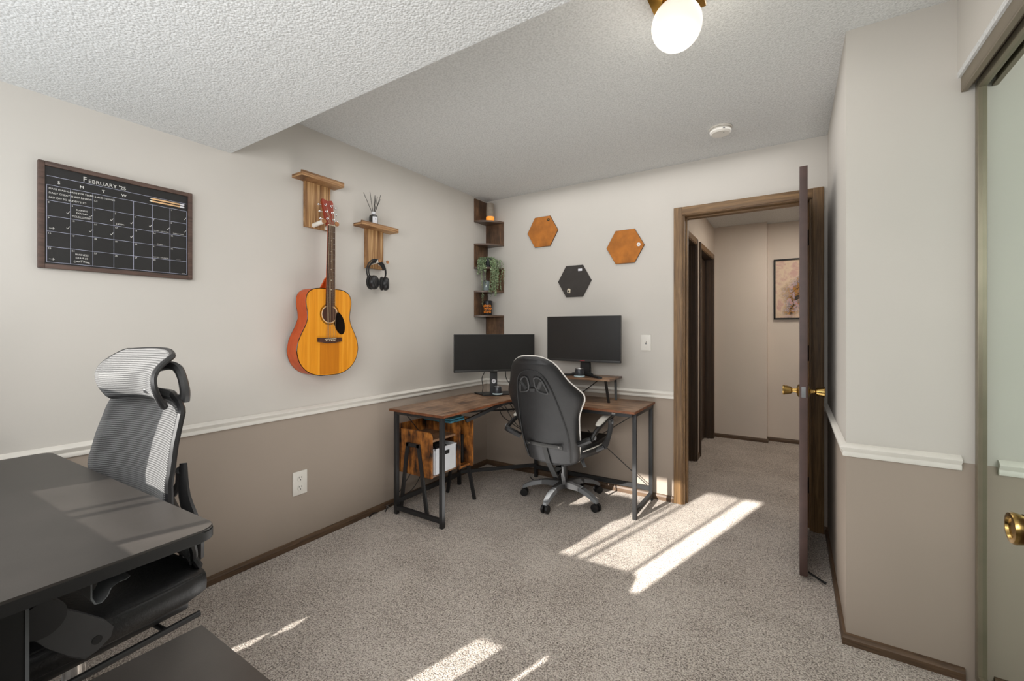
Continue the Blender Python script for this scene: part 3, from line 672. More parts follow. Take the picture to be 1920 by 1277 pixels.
obj('box_body', B().box((-.30,-.03,0),(.585,.03,.185),.004), 'deskedge', bx); obj('box_lid', B().box((-.303,-.033,.185),(.588,.033,.197),.003), 'desktop', bx)
cab = thing('low_cabinet', 'low black cabinet with flat top at the bottom edge beside the black desk', 'cabinet', (1.55,-3.07,0))
obj('cabinet_top', B().box((1.300,-3.32,.580),(1.86,-2.815,.600),.002), 'desktop', cab, world=True)
obj('cabinet_body', B().box((1.315,-3.31,0),(1.85,-2.83,.580),.002), 'deskedge', cab, world=True)
obj('door', B().box((1.32,-2.831,.03),(1.58,-2.822,.565),.002), 'deskedge', cab, world=True); obj('door', B().box((1.585,-2.831,.03),(1.845,-2.822,.565),.002), 'deskedge', cab, world=True)

# ------------------------------------------------------------------ mesh office chair (faces the window)
oc = thing('office_chair', 'black office chair with ribbed mesh back and headrest behind the black desk', 'chair', (.597,-2.862,0), R(7))
swivel_base(oc, (20,92,164,236,308), .29, .1, 'black', 'black')
obj('gas_lift', B().cyl((0,0,.13),(0,0,.27),.026).cyl((0,0,.27),(0,0,.36),.017), 'chrome', oc)
def osr(y, hw, zc, th):
    o = []; N = 24
    for i in range(N):
        a = 2*PI*i/N; ca, sa = math.cos(a), math.sin(a)
        o.append((hw*math.copysign(abs(ca)**.42, ca), y, zc+th*math.copysign(abs(sa)**.55, sa)))
    return o
seat = obj('seat', B().loft([osr(-.25,.20,.42,.03), osr(-.23,.245,.43,.045), osr(.0,.262,.435,.052), osr(.17,.258,.435,.052), osr(.235,.23,.43,.045), osr(.255,.19,.425,.03)]), 'seatleather', oc, angle=60)
obj('seam', B().tube([(.245,-.22,.470),(.262,-.1,.478),(.264,.1,.478),(.245,.21,.470)], .0022, n=6), 'blacksoft', seat)
obj('seat_pan', B().box((-.20,-.20,.355),(.20,.20,.388),.01), 'black', oc)
obj('footrest_rail', B().cyl((.235,-.25,.345),(.235,.21,.345),.009).cyl((-.235,-.25,.345),(-.235,.21,.345),.009).cyl((-.235,.12,.345),(.235,.12,.345),.007), 'blackm', oc)
# back: profile y(z), slightly concave
def oback_y(z):
    pts = [(.47,.255),(.58,.215),(.70,.155),(.78,.150),(.88,.168),(.98,.195),(1.03,.212)]
    for (a, ya), (c, yc) in zip(pts, pts[1:]):
        if a <= z <= c:
            t_ = (z-a)/(c-a); t_ = t_*t_*(3-2*t_) if False else t_; return ya+(yc-ya)*t_
    return pts[-1][1]
def ohw(z):
    if z < .55: return .17+(z-.47)*.6
    if z < .8: return .218+(z-.55)*.085
    if z < .97: return .239-(z-.8)*.14
    q = (z-.97)/.055; return .215-.075*q**2.2
def obp(u, v, yo=0):
    z = .47+v*.555; h = ohw(z); x = (2*u-1)*h; return (x, oback_y(z)-.035*(abs(2*u-1)**2.2)+yo, z)
obj('backrest', B().grid(lambda u, v: obp(u, v), 16, 40), 'meshfab', oc, solid=.006, label='ribbed grey mesh backrest')
outl = [obp(1, k/16) for k in range(17)]+[obp(1-k/6, 1) for k in range(1,6)]+[obp(0, 1-k/16) for k in range(17)]
obj('back_frame', B().tube([(p[0], p[1]+.010, p[2]) for p in outl], .011, smooth=3, closed=True), 'black', oc)
obj('back_spine', B().tube([(0,.05,.37),(0,.20,.375),(0,.285,.42),(0,.275,.55),(0,.225,.70),(0,.225,.85),(0,.245,.99)], .02, radii=[.025,.028,.03,.028,.026,.024,.02], flat=.6).tube([(-.20,.175,.80),(-.1,.22,.72),(0,.225,.66),(.1,.22,.72),(.20,.175,.80)], .013), 'black', oc)
for s in (-1,1): obj('lumbar_arm', B().tube([(s*.205,.18,.82),(s*.212,.180,.72),(s*.20,.215,.60),(s*.12,.26,.47)], .014, flat=.5, radii=[.010,.016,.022,.024]), 'black', oc)
# headrest
def hp(u, v):
    a = (u-.5)*2; z = 1.008+v*.148+.012*(1-a*a)-.006*a
    x = .178*a*(1-(.26 if a > 0 else .16)*v**2-.10*(1-v)**4)
    y = .105+.040*(1-abs(a)**2.0)+.055*(v-.52)**2*4*(.5 if v < .5 else 1.25)-.012
    return (x+.045, y, z)
hr = obj('headrest', B().grid(hp, 20, 14), 'meshfab', oc, solid=.008, label='curved grey mesh headrest')
rim = [hp(k/12, 0) for k in range(13)]+[hp(1, k/6) for k in range(1,7)]+[hp(1-k/12, 1) for k in range(1,13)]+[hp(0, 1-k/6) for k in range(1,6)]
obj('headrest_frame', B().tube([(p[0], p[1]+.006, p[2]) for p in rim], .0085, closed=True, smooth=3), 'black', hr)
def arch(x): return [(x,.165,1.055),(x,.20,1.125),(x,.235,1.150),(x,.262,1.13),(x,.270,1.075),(x,.262,1.03)]
obj('headrest_bracket', B().tube([(.03,.160,1.100),(.09,.190,1.118),(.130,.200,1.112),(.148,.206,1.080),(.156,.210,1.035),(.150,.210,1.005)], .013, radii=[.014,.014,.014,.013,.014,.016]), 'darkgrey', hr)
obj('headrest_bracket', B().tube([(.06,.150,1.045),(.11,.175,1.030),(.154,.205,1.006)], .014), 'darkgrey', hr)
for s in (1,-1):
    xa = s*.335
    am = obj('armrest', B().cyl((xa-s*.03,-.175,.588),(xa+s*.018,-.175,.588),.040,n=32), 'black', oc, angle=40)
    obj('arm_pad', B().tube([(xa,-.19,.62),(xa,-.16,.66),(xa,-.08,.70),(xa,-.03,.715)], .02, radii=[.016,.02,.024,.02], flat=.6), 'blacksoft', am)
    pl_ = [(0,.03),(.06,.028),(.12,.024),(.150,.014),(.160,-.006),(.152,-.036),(.138,-.056),(.10,-.056),(.04,-.044),(-.01,-.030)]
    # plate swinging down and back from the pivot
    ca, sa = math.cos(R(-40)), math.sin(R(-40))
    P = [(xa-s*.012, -.170+y*ca-z*sa*1.0, .578+y*sa+z*ca) for y, z in pl_]
    obj('arm_link', B().prism(P, (s*.022,0,0), .003), 'darkgrey', am)
    hx = -.170+.132*ca+.016*sa; hz = .578+.132*sa-.016*ca
    obj('link_hole', B().cyl((xa+s*.0095,hx,hz),(xa+s*.0112,hx,hz),.010), 'dark', am)
    obj('arm_base', B().tube([(xa-s*.008,-.075,.475),(xa-s*.05,-.075,.452),(xa-s*.12,-.06,.40),(s*.13,-.04,.372)], .014), 'black', am)

# ------------------------------------------------------------------ wall calendar
cal = thing('wall_calendar', 'black chalkboard February calendar in a dark wood frame on the left wall', 'calendar', (0,-2.59,1.667))
ya, yb_, za, zb = -2.838, -2.345, 1.4665, 1.8675; fw_ = .017
fr = B()
fr.box((.0,ya,za),(.022,ya+fw_,zb),.002).box((.0,yb_-fw_,za),(.022,yb_,zb),.002).box((.0,ya+fw_,zb-fw_),(.0219,yb_-fw_,zb),.002).box((.0,ya+fw_,za),(.0219,yb_-fw_,za+fw_),.002)
obj('frame', fr, 'frame', cal, world=True)
obj('board', B().box((.002,ya+fw_-.002,za+fw_-.002),(.014,yb_-fw_+.002,zb-fw_+.002)), 'chalk', cal, world=True, smooth=False)
gx0, gx1, gz0, gz1 = -2.815, -2.366, 1.490, 1.781; cw = (gx1-gx0)/7; rh = (gz1-gz0)/5
b = B(); lw = .0011
for k in range(8): b.box((.0138,gx0+k*cw-lw/2,gz0),(.0144,gx0+k*cw+lw/2,gz1))
for k in range(6): b.box((.0138,gx0,gz0+k*rh-lw/2),(.0144,gx1,gz0+k*rh+lw/2))
b.box((.0138,gx0,1.8145),(.0144,gx1,1.8157))
obj('grid_lines', b, 'chalkline', cal, world=True, smooth=False)
TR = Matrix(((0,0,1,0),(1,0,0,0),(0,1,0,0),(0,0,0,1)))   # text x -> +y, text y -> +z, normal -> +x
def put(bb, s, y, z, size, align='LEFT', bold=0, tilt=0): text_mesh(bb, s, size, Matrix.Translation((.0145,y,z)) @ TR @ Matrix.Rotation(R(tilt), 4, 'Z'), align, bold)
b = B()
put(b, "F", -2.716, 1.8215, .026); put(b, "EBRUARY '25", -2.700, 1.8195, .0205)
for k, ch in enumerate('SMTW'): put(b, ch, gx0+cw*(k+.5), 1.7905, .016, 'CENTER', .0002)
put(b, 'MAKE FLASHCARDS FOR TERMS & ADD TERMS', gx0+.005, 1.7655, .0088); put(b, 'DAILY CHEAT SHEET REVIEW', gx0+.005, 1.749, .0092); put(b, "RED OFF SO BUDDY'S", gx0+.005, 1.732, .0092)
def stroke(pts, w=.0013):
    for p, q in zip(pts, pts[1:]): b.bar((.0143,*p), (.0143,*q), w, .0006, up=(1,0,0))
def sq(y, z, w=.0075, h=.0055): stroke([(y,z),(y+w,z),(y+w,z+h),(y,z+h),(y,z)], .0008)
sq(gx0+.187, 1.766); sq(gx0+.133, 1.7495); sq(gx0+.100, 1.7325)
n = 1
for r in range(5):
    for c in range(7):
        if r == 0 and c < 6: continue
        if n > 28: break
        put(b, str(n), gx0+c*cw+.003, gz1-r*rh-.010, .0085); n += 1
for r, c in ((0,6),(1,0),(1,1),(1,2),(1,3),(1,4),(1,5),(1,6),(2,0),(2,1),(2,2),(2,3)):
    y = gx0+(c+1)*cw-.011; z = gz1-(r+1)*rh+.022; stroke([(y,z),(y+.003,z-.004),(y+.009,z+.006)])
for r in (2,4):
    y, z = gx0+.006, gz1-(r+1)*rh+.012; stroke([(y,z),(y+.014,z)]); stroke([(y+.010,z+.0035),(y+.0145,z),(y+.010,z-.0035)])
y1 = gx0+cw*1.5
put(b, 'BUSINESS', y1, gz1-rh-.022, .008, 'CENTER'); put(b, 'EXAM #2', y1, gz1-rh-.034, .008, 'CENTER'); put(b, 'BACK TO WORKING', y1, gz1-rh-.047, .006, 'CENTER')
put(b, 'BUSINESS', y1, gz0+.036, .009, 'CENTER'); put(b, 'EXAM #3', y1, gz0+.023, .009, 'CENTER'); put(b, 'CHEAT WEEK', y1, gz0+.009, .0075, 'CENTER')
put(b, '2:45PM ?', gx0+3*cw+.006, gz1-2*rh+.006, .0085)
for r, c, s in ((1,5,'NOTES ~ CALENDAR'),(1,6,'SUNDAY EXAM'),(2,5,'REVIEWS ~~'),(3,5,'NOTES ~ CALENDAR'),(3,6,'~~~~~')): put(b, s, gx0+(c+.5)*cw, gz1-(r+1)*rh+.004, .0058, 'CENTER')
stroke([(y1-.022,gz1-rh-.0495),(y1+.024,gz1-rh-.0485)], .0008); stroke([(y1-.022,gz0+.006),(y1,gz0+.018),(y1+.024,gz0+.006)], .0007)
put(b, 'calendar', gx1-.018, gz0+.0025, .0035)
obj('chalk_writing', b, 'chalkwhite', cal, world=True, smooth=False)
def pen(z, label):
    t = thing('pencil', label, 'pencil', (.018,-2.44,z))
    obj('barrel', B().cyl((.0185,-2.497,z),(.0185,-2.394,z-.0),.0036,n=6), 'pencil', t, world=True, smooth=False)
    obj('tip', B().cyl((.0185,-2.505,z),(.0185,-2.497,z),.0008,.0036,n=6), 'nutwhite', t, world=True)
    obj('eraser', B().cyl((.0185,-2.394,z),(.0185,-2.378,z),.0037,n=10), 'label', t, world=True)
pen(1.8065, 'upper of two pale wooden pencils clipped across the chalkboard calendar'); pen(1.7955, 'lower of two pale wooden pencils clipped across the chalkboard calendar')

# ------------------------------------------------------------------ guitar mount shelf, headphone shelf
def tshelf(label, yl, yr, ztop, dep, uy0, uy1, uz0, pegs, pegz, peglen, pr=.010):
    t = thing('wooden_wall_shelf', label, 'shelf', (0,(yl+yr)/2,uz0))
    obj('shelf_board', B().box((0,yl,ztop-.026),(dep-.012,yr,ztop-.006),.002), 'oakh', t, world=True)
    obj('front_lip', B().box((dep-.012,yl+.0,ztop-.026),(dep,yr,ztop+.004),.002), 'oakh', t, world=True)
    obj('upright', B().box((0,uy0,uz0),(.019,uy1,ztop-.026),.001), 'oakv', t, world=True)
    for y in pegs:
        p = obj('peg', B().cyl((.015,y,pegz-.0),(peglen,y,pegz+.012),pr), 'dowel', t, world=True)
        obj('peg_cap', B().cyl((peglen,y,pegz+.012),(peglen+.005,y,pegz+.0125),pr*1.1), 'dowelend', p, world=True)
    return t
tshelf('T-shaped wooden wall shelf with pegs holding the guitar neck', -1.855, -1.585, 2.115, .098, -1.787, -1.625, 1.828, (-1.735,-1.652), 1.842, .118, .0125)
tshelf('smaller T-shaped wooden wall shelf holding the reed diffuser and headphones', -1.447, -1.143, 1.925, .085, -1.363, -1.220, 1.642, (-1.320,-1.255), 1.672, .098, .0098)

# ------------------------------------------------------------------ guitar
gt = thing('acoustic_guitar', 'amber acoustic guitar hanging by its neck from the left wall', 'guitar', (.113,-1.697,.972), rot=(0,R(.6),0))
HB = [(0,0),(.06,.002),(.11,.016),(.15,.042),(.180,.082),(.1945,.13),(.195,.165),(.186,.205),(.168,.245),(.150,.280),(.139,.310),(.135,.335),(.1375,.365),(.143,.395),(.1455,.425),(.141,.452),(.127,.475),(.10,.491),(.06,.498),(0,.499)]
def catm(P, k=4):
    out = []
    for i in range(len(P)-1):
        g = lambda j: Vector((*P[max(0,min(len(P)-1,j))],0))
        p0, p1, p2, p3 = g(i-1), g(i), g(i+1), g(i+2)
        for j in range(k):
            t_ = j/k; q = .5*((2*p1)+(p2-p0)*t_+(2*p0-5*p1+4*p2-p3)*t_*t_+(3*p1-p0-3*p2+p3)*t_**3); out.append((max(0,q.x), q.y))
    out.append(P[-1]); return out
half = catm(HB); OUT = half+[(-y, z) for y, z in half[-2:0:-1]]
def gout(x, f=1.0, cz=.24): return [(x, y*f, cz+(z-cz)*f) for y, z in OUT]
body = obj('body', B().loft([gout(-.100,.97), gout(-.103+.004,1.0), gout(-.003,1.0)]), 'sidewood', gt, angle=40, label='orange-red guitar sides and back')
b = B().loft([gout(-.003,.992), gout(.0,.992)]); sb = obj('soundboard', b, 'spruce', gt, angle=30, label='amber yellow guitar top')
# darker centre strip below the bridge
ct = B(); P = [(.0004,-.060,.190),(.0004,.064,.190)]; low = [(.0004, y, z+.004) for y, z in [(.064,.0035),(.03,.0015),(0,.001),(-.03,.0015),(-.060,.0035)]]
ct.prism([P[0], P[1]]+low, (.0004,0,0)); obj('centre_strip', ct, 'spruce2', sb)
def outline_tube(x, f, r): return B().tube([(x, y*f, .24+(z-.24)*f) for y, z in OUT], r, n=6, smooth=1, closed=True)
obj('binding', outline_tube(-.001,1.0,.0022), 'guard', body); obj('binding', outline_tube(-.098,.995,.0018), 'guard', body)
SZ = .352
obj('soundhole', B().cyl((0,0,SZ),(.0008,0,SZ),.047,n=40), 'soundholedark' if 'soundholedark' in M else 'rosewood', sb)
def ringb(r0, r1, x): 
    rr = B(); N = 48
    a = [(x, r0*math.cos(2*PI*i/N), SZ+r0*math.sin(2*PI*i/N)) for i in range(N)]; c = [(x, r1*math.cos(2*PI*i/N), SZ+r1*math.sin(2*PI*i/N)) for i in range(N)]
    return rr.loft([a, c], cap=False)
for r0, r1, m in ((.048,.051,'nutwhite'),(.055,.0565,'guard'),(.058,.059,'guard'),(.0605,.062,'guard')): obj('rosette', ringb(r0, r1, .0012), m, sb)
pg = []
for k in range(28):
    a = 2*PI*k/28; ry, rz = .036, .066; yy, zz = ry*math.cos(a), rz*math.sin(a); th = R(14)
    yy, zz = yy*math.cos(th)-zz*math.sin(th)*-1*0+zz*0, zz; pg.append((.0012, .064+yy*1.0+(-zz)*.22, SZ-.052+zz))
pg = [p for p in pg if (p[1])**2+(p[2]-SZ)**2 > .050**2]
obj('pickguard', B().prism(pg, (.0016,0,0)), 'guard', gt)
BZ = .205
br = obj('bridge', B().prism([(.0008,-.078,BZ+.012),(.0008,.078,BZ+.012),(.0008,.078,BZ-.012),(.0008,.05,BZ-.015),(.0008,.03,BZ-.020),(.0008,-.03,BZ-.020),(.0008,-.05,BZ-.015),(.0008,-.078,BZ-.012)], (.009,0,0), .002), 'rosewood', gt)
obj('saddle', B().bar((.011,-.036,BZ+.002),(.011,.036,BZ+.006),.004,.003), 'nutwhite', br)
bp = B()
for k in range(6): bp.sphere((.0105,-.028+.0112*k,BZ-.006), .0026, 8)
obj('bridge_pin', bp, 'nutwhite', br)
NZ = .862
fb = obj('fretboard', B().prism([(.002,-.028,SZ+.044),(.002,.028,SZ+.044),(.010,.0215,NZ),(.010,-.0215,NZ)], (.006,0,0)), 'rosewood', gt, angle=20)
b = B()
for k in range(1, 20):
    z = NZ-.65*(1-2**(-k/12))*1.02
    if z < SZ+.05: break
    w_ = .0215+(.028-.0215)*(NZ-z)/(NZ-SZ-.044); xx = .0163-(.008)*(NZ-z)/(NZ-SZ-.044)
    b.box((xx-.001,-w_,z-.0007),(xx+.0008,w_,z+.0007))
obj('fret', b, 'silver', fb, smooth=False)
b = B()
for k in (3,5,7,9,12,15):
    z = NZ-.65*(1-2**(-(k-.5)/12)); b.cyl((.013,0,z),(.0166-.008*(NZ-z)/(NZ-SZ-.044),0,z),.003,n=10)
obj('inlay_dot', b, 'nutwhite', fb)
def nring(z, w_, x0, dp): return [(x0-dp*math.sin(PI*k/10), w_*math.cos(PI*k/10), z) for k in range(11)]
obj('neck', B().loft([nring(.48,.0262,.003,.021), nring(.60,.0250,.0055,.020), nring(NZ,.0213,.0105,.018)]).prism([(-.07,-.026,.492),(-.07,.026,.492),(-.01,.026,.56),(-.01,-.026,.56)], (.012,0,0)), 'sidewood', gt)
obj('nut', B().box((.008,-.0215,NZ-.001),(.019,.0215,NZ+.004)), 'nutwhite', gt)
# headstock tilts back
th = R(13)
def hs(y, z, x=0): return (.006+x*math.cos(th)-z*math.sin(th), y, NZ+.003+z*math.cos(th)+x*math.sin(th))
hp_ = [(-.0215,0),(-.028,.03),(-.031,.09),(-.037,.145),(-.030,.158),(-.018,.156),(0,.148),(.018,.156),(.030,.158),(.037,.145),(.031,.09),(.028,.03),(.0215,0)]
P = [hs(y, z) for y, z in hp_]; vx = Vector((math.cos(th),0,math.sin(th)))*-.015
hd = obj('headstock', B().prism([Vector(p) for p in P], vx, .001), 'headwood', gt)
for s in (-1,1):
    for z in (.035,.078,.120):
        tn = B().cyl(hs(s*.019,z,0), hs(s*.019,z,.012), .0035).cyl(hs(s*.019,z,.0), hs(s*.019,z,.002), .006)
        tn.cyl(hs(s*.030,z,-.010), hs(s*.050,z,-.010), .0025).sphere(hs(s*.054,z,-.010), .0065, 10, (.5,1,1))
        obj('tuning_peg', tn, 'chrome', hd)
for k in range(6):
    f = (k-2.5)/2.5; s = -1 if k < 3 else 1; z = (.035,.078,.120)[k if k < 3 else 5-k]
    obj('string', B().tube([(.0125,f*.028,BZ-.004),(.0155,f*.0275,BZ+.004),(.0205,f*.018,NZ+.004),hs(s*.019,z,.008)], .0007+.00012*(5-k), n=5, smooth=1), 'string', gt)
obj('strap_pin', B().cyl((-.05,.0,.0),(-.05,0,-.008),.004), 'dark', gt)

# ------------------------------------------------------------------ reed diffuser, headphones
df = thing('reed_diffuser', 'dark bottle with black reeds standing on the smaller wooden wall shelf', 'diffuser', (.042,-1.322,1.919))
obj('bottle', B().lathe([(.001,0),(.027,0),(.029,.004),(.029,.056),(.025,.068),(.014,.075),(.012,.078),(.001,.078)]), 'darkglass', df)
obj('collar', B().lathe([(.0125,.077),(.0125,.092),(.009,.093),(.009,.088),(.001,.088)]), 'label', df)
lb = B().grid(lambda u, v: (.0296*math.cos(R(-50+70*u)), .0296*math.sin(R(-50+70*u)), .010+.046*v), 8, 1)
o = obj('bottle_label', lb, 'label', df)
rm = B()
for p, q in (((.0),(.0)),): pass
for a, dx, dy in ((0,-.006,-.070),(1,.004,-.036),(2,.01,.002),(3,.0,.012),(4,.008,.048),(5,-.006,.066),(6,-.004,.040)):
    rm = B().cyl((dx*.1,dy*.03,.07),(dx*2,dy,.205+.012*math.sin(a*2.1)), .0016, n=6); obj('reed', rm, 'reed', df)
lbx = B(); ang = R(-15); text_mesh(lbx, 'Fi', .012, Matrix.Translation((.0300*math.cos(ang)-.0+.0004,.0300*math.sin(ang)-.004,.036)) @ Matrix.Rotation(ang, 4, 'Z') @ TR); obj('label_print', lbx, 'dark', df, smooth=False)
hpn = thing('headphones', 'black over-ear headphones hanging from pegs of the smaller wooden shelf', 'headphones', (.070,-1.322,1.602), R(0))
# band arc: hangs over both pegs
def arc(rad, z0, x, a0=-15, a1=195, n=14, sy=1.0): return [(x, rad*sy*math.cos(R(a0+(a1-a0)*k/n)), z0+rad*math.sin(R(a0+(a1-a0)*k/n))) for k in range(n+1)]
obj('headband', B().tube(arc(.082,.012,.0,-25,205,sy=.93), .0045), 'black', hpn)
obj('headband', B().tube(arc(.076,.012,.012,-25,205,sy=.93), .0035), 'blacksoft', hpn)
obj('band_pad', B().tube(arc(.066,.012,.004,15,165,sy=1.0), .012, flat=.35), 'blacksoft', hpn)
for s in (-1,1):
    yk = Vector((.012, s*.046, -.062)); 
    d = Vector((.80,s*-.32,.0)).normalized() if s < 0 else Vector((.62,.62,0)).normalized()
    cc = B().lathe([(.001,0),(.030,0),(.043,.004),(.046,.014),(.044,.026),(.036,.034),(.020,.038),(.001,.038)], n=32)
    q = Vector((0,0,1)).rotation_difference(d).to_matrix().to_4x4()
    bmesh.ops.transform(cc.bm, matrix=Matrix.Translation(yk) @ q, verts=cc.bm.verts)
    e = obj('ear_cup', cc, 'black', hpn, angle=50)
    ec = B().lathe([(.001,-.022),(.030,-.022),(.043,-.016),(.046,-.006),(.042,.0),(.001,.0)], n=32); bmesh.ops.transform(ec.bm, matrix=Matrix.Translation(yk) @ q, verts=ec.bm.verts)
    obj('ear_cushion', ec, 'blacksoft', e)
    rr = B().tube([tuple(yk + q.to_3x3() @ Vector((.030*math.cos(2*PI*k/20),.030*math.sin(2*PI*k/20),.0362))) for k in range(20)], .0014, closed=True, smooth=1, n=5); obj('cup_ring', rr, 'darkgrey', e)
    obj('yoke', B().tube([(.005,s*.070,-.018),(.008,s*.074,-.04),tuple(yk+Vector((0,s*.012,.02)))], .006), 'black', e)

# ------------------------------------------------------------------ zigzag corner shelf
cs = thing('corner_shelf', 'tall zigzag corner shelf of dark walnut panels in the room corner', 'shelf', (0,0,1.17))
SZs = [2.200, 1.995, 1.788, 1.580, 1.362]; D = .192
for z in SZs:
    pts = [(0.0,0.0,z-.015),(0.0,-D,z-.015)]
    for k in range(1,8):
        t_ = k/8; a = R(90*t_); pts.append((.03+(D-.03)*math.sin(a)*.985 if False else D*math.sin(a)*.62+D*t_*.38, -(D*math.cos(a)*.62+D*(1-t_)*.38), z-.015))
    pts += [(D,0.0,z-.015)]
    obj('shelf', B().prism([(x+.001, y-.001, zz) for x, y, zz in pts], (0,0,.015), .001), 'shelftop', cs, world=True)
def lp(z0, z1): obj('upright_panel', B().box((.001,-D,z0),(.014,-.001,z1),.001), 'rustshelf', cs, world=True)
def rp(z0, z1): obj('upright_panel', B().box((.001,-.014,z0),(D,-.001,z1),.001), 'rustshelf', cs, world=True)
lp(2.20,2.392); rp(1.995,2.185); lp(1.788,1.98); rp(1.58,1.773); lp(1.362,1.565); rp(1.165,1.347)
# lantern, plant, jar, tumbler
cl = thing('candle_vase', 'frosted vase with a glowing amber candle on the topmost corner shelf', 'candle', (.100,-.085,2.20))
obj('vase', B().lathe([(.001,0),(.030,0),(.034,.01),(.036,.08),(.034,.15),(.030,.158),(.028,.15),(.001,.15)]), 'frost', cl)
obj('candle_glow', B().lathe([(.001,.002),(.036,.002),(.0372,.012),(.0372,.034),(.036,.038),(.001,.038)], n=24), 'amber', cl)
jr = thing('glass_jar', 'small grey glass jar behind the trailing leaves on the corner shelf', 'jar', (.085,-.12,1.58))
obj('jar_body', B().lathe([(.001,0),(.026,0),(.029,.005),(.029,.075),(.026,.082),(.001,.083)]), 'jar', jr)
obj('jar_lid', B().lathe([(.001,.082),(.025,.082),(.025,.090),(.001,.091)]), 'darkgrey', jr)
tb = thing('tumbler', 'black tumbler with orange print and a straw on the lowest corner shelf', 'tumbler', (.090,-.105,1.362))
obj('cup', B().lathe([(.001,0),(.033,0),(.035,.004),(.040,.10),(.040,.118),(.001,.118)]), 'potblack', tb)
obj('lid', B().lathe([(.001,.116),(.042,.116),(.042,.124),(.030,.130),(.001,.130)]), 'black', tb)
obj('straw', B().cyl((.0,0,.125),(.002,-.002,.175),.0035), 'black', tb)
for j, z in enumerate((.030,.056,.082)):
    for i in range(4):
        a0 = R(-112+i*29+(j%2)*13); r_ = .0352+.05*z+.0008; pts = []
        for q in range(7):
            th_ = R(52*q); k_ = 1 if (q+i+j) % 2 else .55
            pts.append((r_*math.cos(a0+.24*k_*math.cos(th_)), r_*math.sin(a0+.24*k_*math.cos(th_)), z+.011*k_*math.sin(th_)))
        obj('print_patch', B().tube(pts, .0020, closed=True, smooth=2, n=5), 'orange', tb)
pt = thing('trailing_plant', 'trailing green plant in a black pot spilling down the corner shelf', 'plant', (.095,-.10,1.788))
obj('pot', B().lathe([(.001,0),(.034,0),(.037,.004),(.044,.066),(.046,.075),(.041,.075),(.039,.066),(.001,.064)]), 'potblack', pt)
lf, ld, st = B(), B(), B()
def leaf(bb, p, d, L, W_):
    d = d.normalized(); s = d.cross(Vector((random.uniform(-1,1),random.uniform(-1,1),random.uniform(-.4,1)))).normalized(); nn = d.cross(s)
    v = [bb.bm.verts.new(q) for q in (p, p+d*L*.5+s*W_+nn*L*.08, p+d*L, p+d*L*.5-s*W_+nn*L*.08)]; bb.bm.faces.new(v)
def clampv(v): return Vector((max(-.075, min(.20, v.x)), min(.078, v.y), v.z))
def vine(p0, dirv, n, drop, dense=2, sz=.011, stemr=.0009):
    p = Vector(p0); pts = [tuple(p)]; d = Vector(dirv)
    for i in range(n):
        d = d*.55+Vector((random.gauss(0,.25),random.gauss(0,.25),-drop)); p = clampv(p+d.normalized()*.014); pts.append(tuple(p))
        for k in range(dense):
            leaf(lf if random.random() < .6 else ld, p, Vector((random.gauss(0,1),random.gauss(0,1),random.uniform(-.9,.5))), sz*random.uniform(.8,1.5), sz*random.uniform(.3,.5))
    st.tube(pts, stemr, n=4, smooth=1)
for k in range(46):   # crown
    a = random.uniform(0, 2*PI); rr_ = random.uniform(.0,.03)
    vine((rr_*math.cos(a), rr_*math.sin(a), .075), (math.cos(a)*1.2, math.sin(a)*1.2, random.uniform(.4,1.5)), random.randint(4,7), .22, 4, .012)
for k in range(15):   # left clump in front of the pot (toward -y)
    vine((-.02+random.uniform(-.03,.01), -.06, .085), (random.uniform(-.6,.1),-1.4,.3), random.randint(6,11), .7, 4, .011)
for k in range(16):   # right curtain
    vine((.055+random.uniform(-.02,.05), random.uniform(-.05,.04), .06), (1.6,random.uniform(-.4,.3),.25), random.randint(15,25), .62, 3, .0105)
for k in range(8):
    vine((.035, .02*random.random(), .075), (1.8,random.uniform(-.5,.2),.3), random.randint(10,15), .5, 3, .011)
vine((-.03,-.055,.08), (-.3,-1.1,.1), 31, 1.3, 2, .011); vine((-.025,-.06,.08), (-.4,-1.1,.1), 27, 1.3, 2, .010)
vine((.0,-.05,.08), (.1,-.8,.1), 17, 1.3, 2, .011)
obj('foliage', lf, 'leafg', pt, smooth=False, kind='stuff'); obj('foliage', ld, 'leafd', pt, smooth=False, kind='stuff'); obj('stems', st, 'stem', pt, kind='stuff')

# ------------------------------------------------------------------ hexagon pin boards
def hexb(label, cxx, cz, mat, tilt=0):
    t = thing('hexagon_board', label, 'pin board', (cxx,0,cz))
    P = [(cxx+.1465*math.cos(R(60*k+tilt)), -.010, cz+.1465*math.sin(R(60*k+tilt))) for k in range(6)]
    obj('edge', B().prism([(x,0,z) for x, _, z in P], (0,-.0095,0)), 'corkedge' if mat == 'cork' else 'felt', t, world=True, smooth=False)
    obj('face', B().prism([(cxx+(x-cxx)*.985,-.0094,cz+(z-cz)*.985) for x, _, z in P], (0,-.0015,0)), mat, t, world=True, smooth=False)
    return t
hexb('orange-brown cork hexagon board, higher and left on the back wall', .589, 2.062, 'cork', 0)
hexb('orange-brown cork hexagon board nearest the doorway on the back wall', 1.301, 1.863, 'cork', 0)
hexb('charcoal hexagon board above the right monitor', .883, 1.627, 'felt', 0)
def disc(label, x, z, r, m, name='round_pin', m2=None):
    t = thing(name, label, 'pin', (x,-.011,z))
    obj('disc', B().cyl((x,-.0108,z),(x,-.0145,z),r,n=24), m, t, world=True)
    obj('centre', B().cyl((x,-.0145,z),(x,-.0160,z),r*.4,n=16), m2 or 'gold', t, world=True)
disc('small black pin at the top of the higher cork hexagon', .648, 2.156, .011, 'dark')
disc('round white pin on the cork hexagon nearest the doorway', 1.406, 1.868, .014, 'label', m2='pencil')
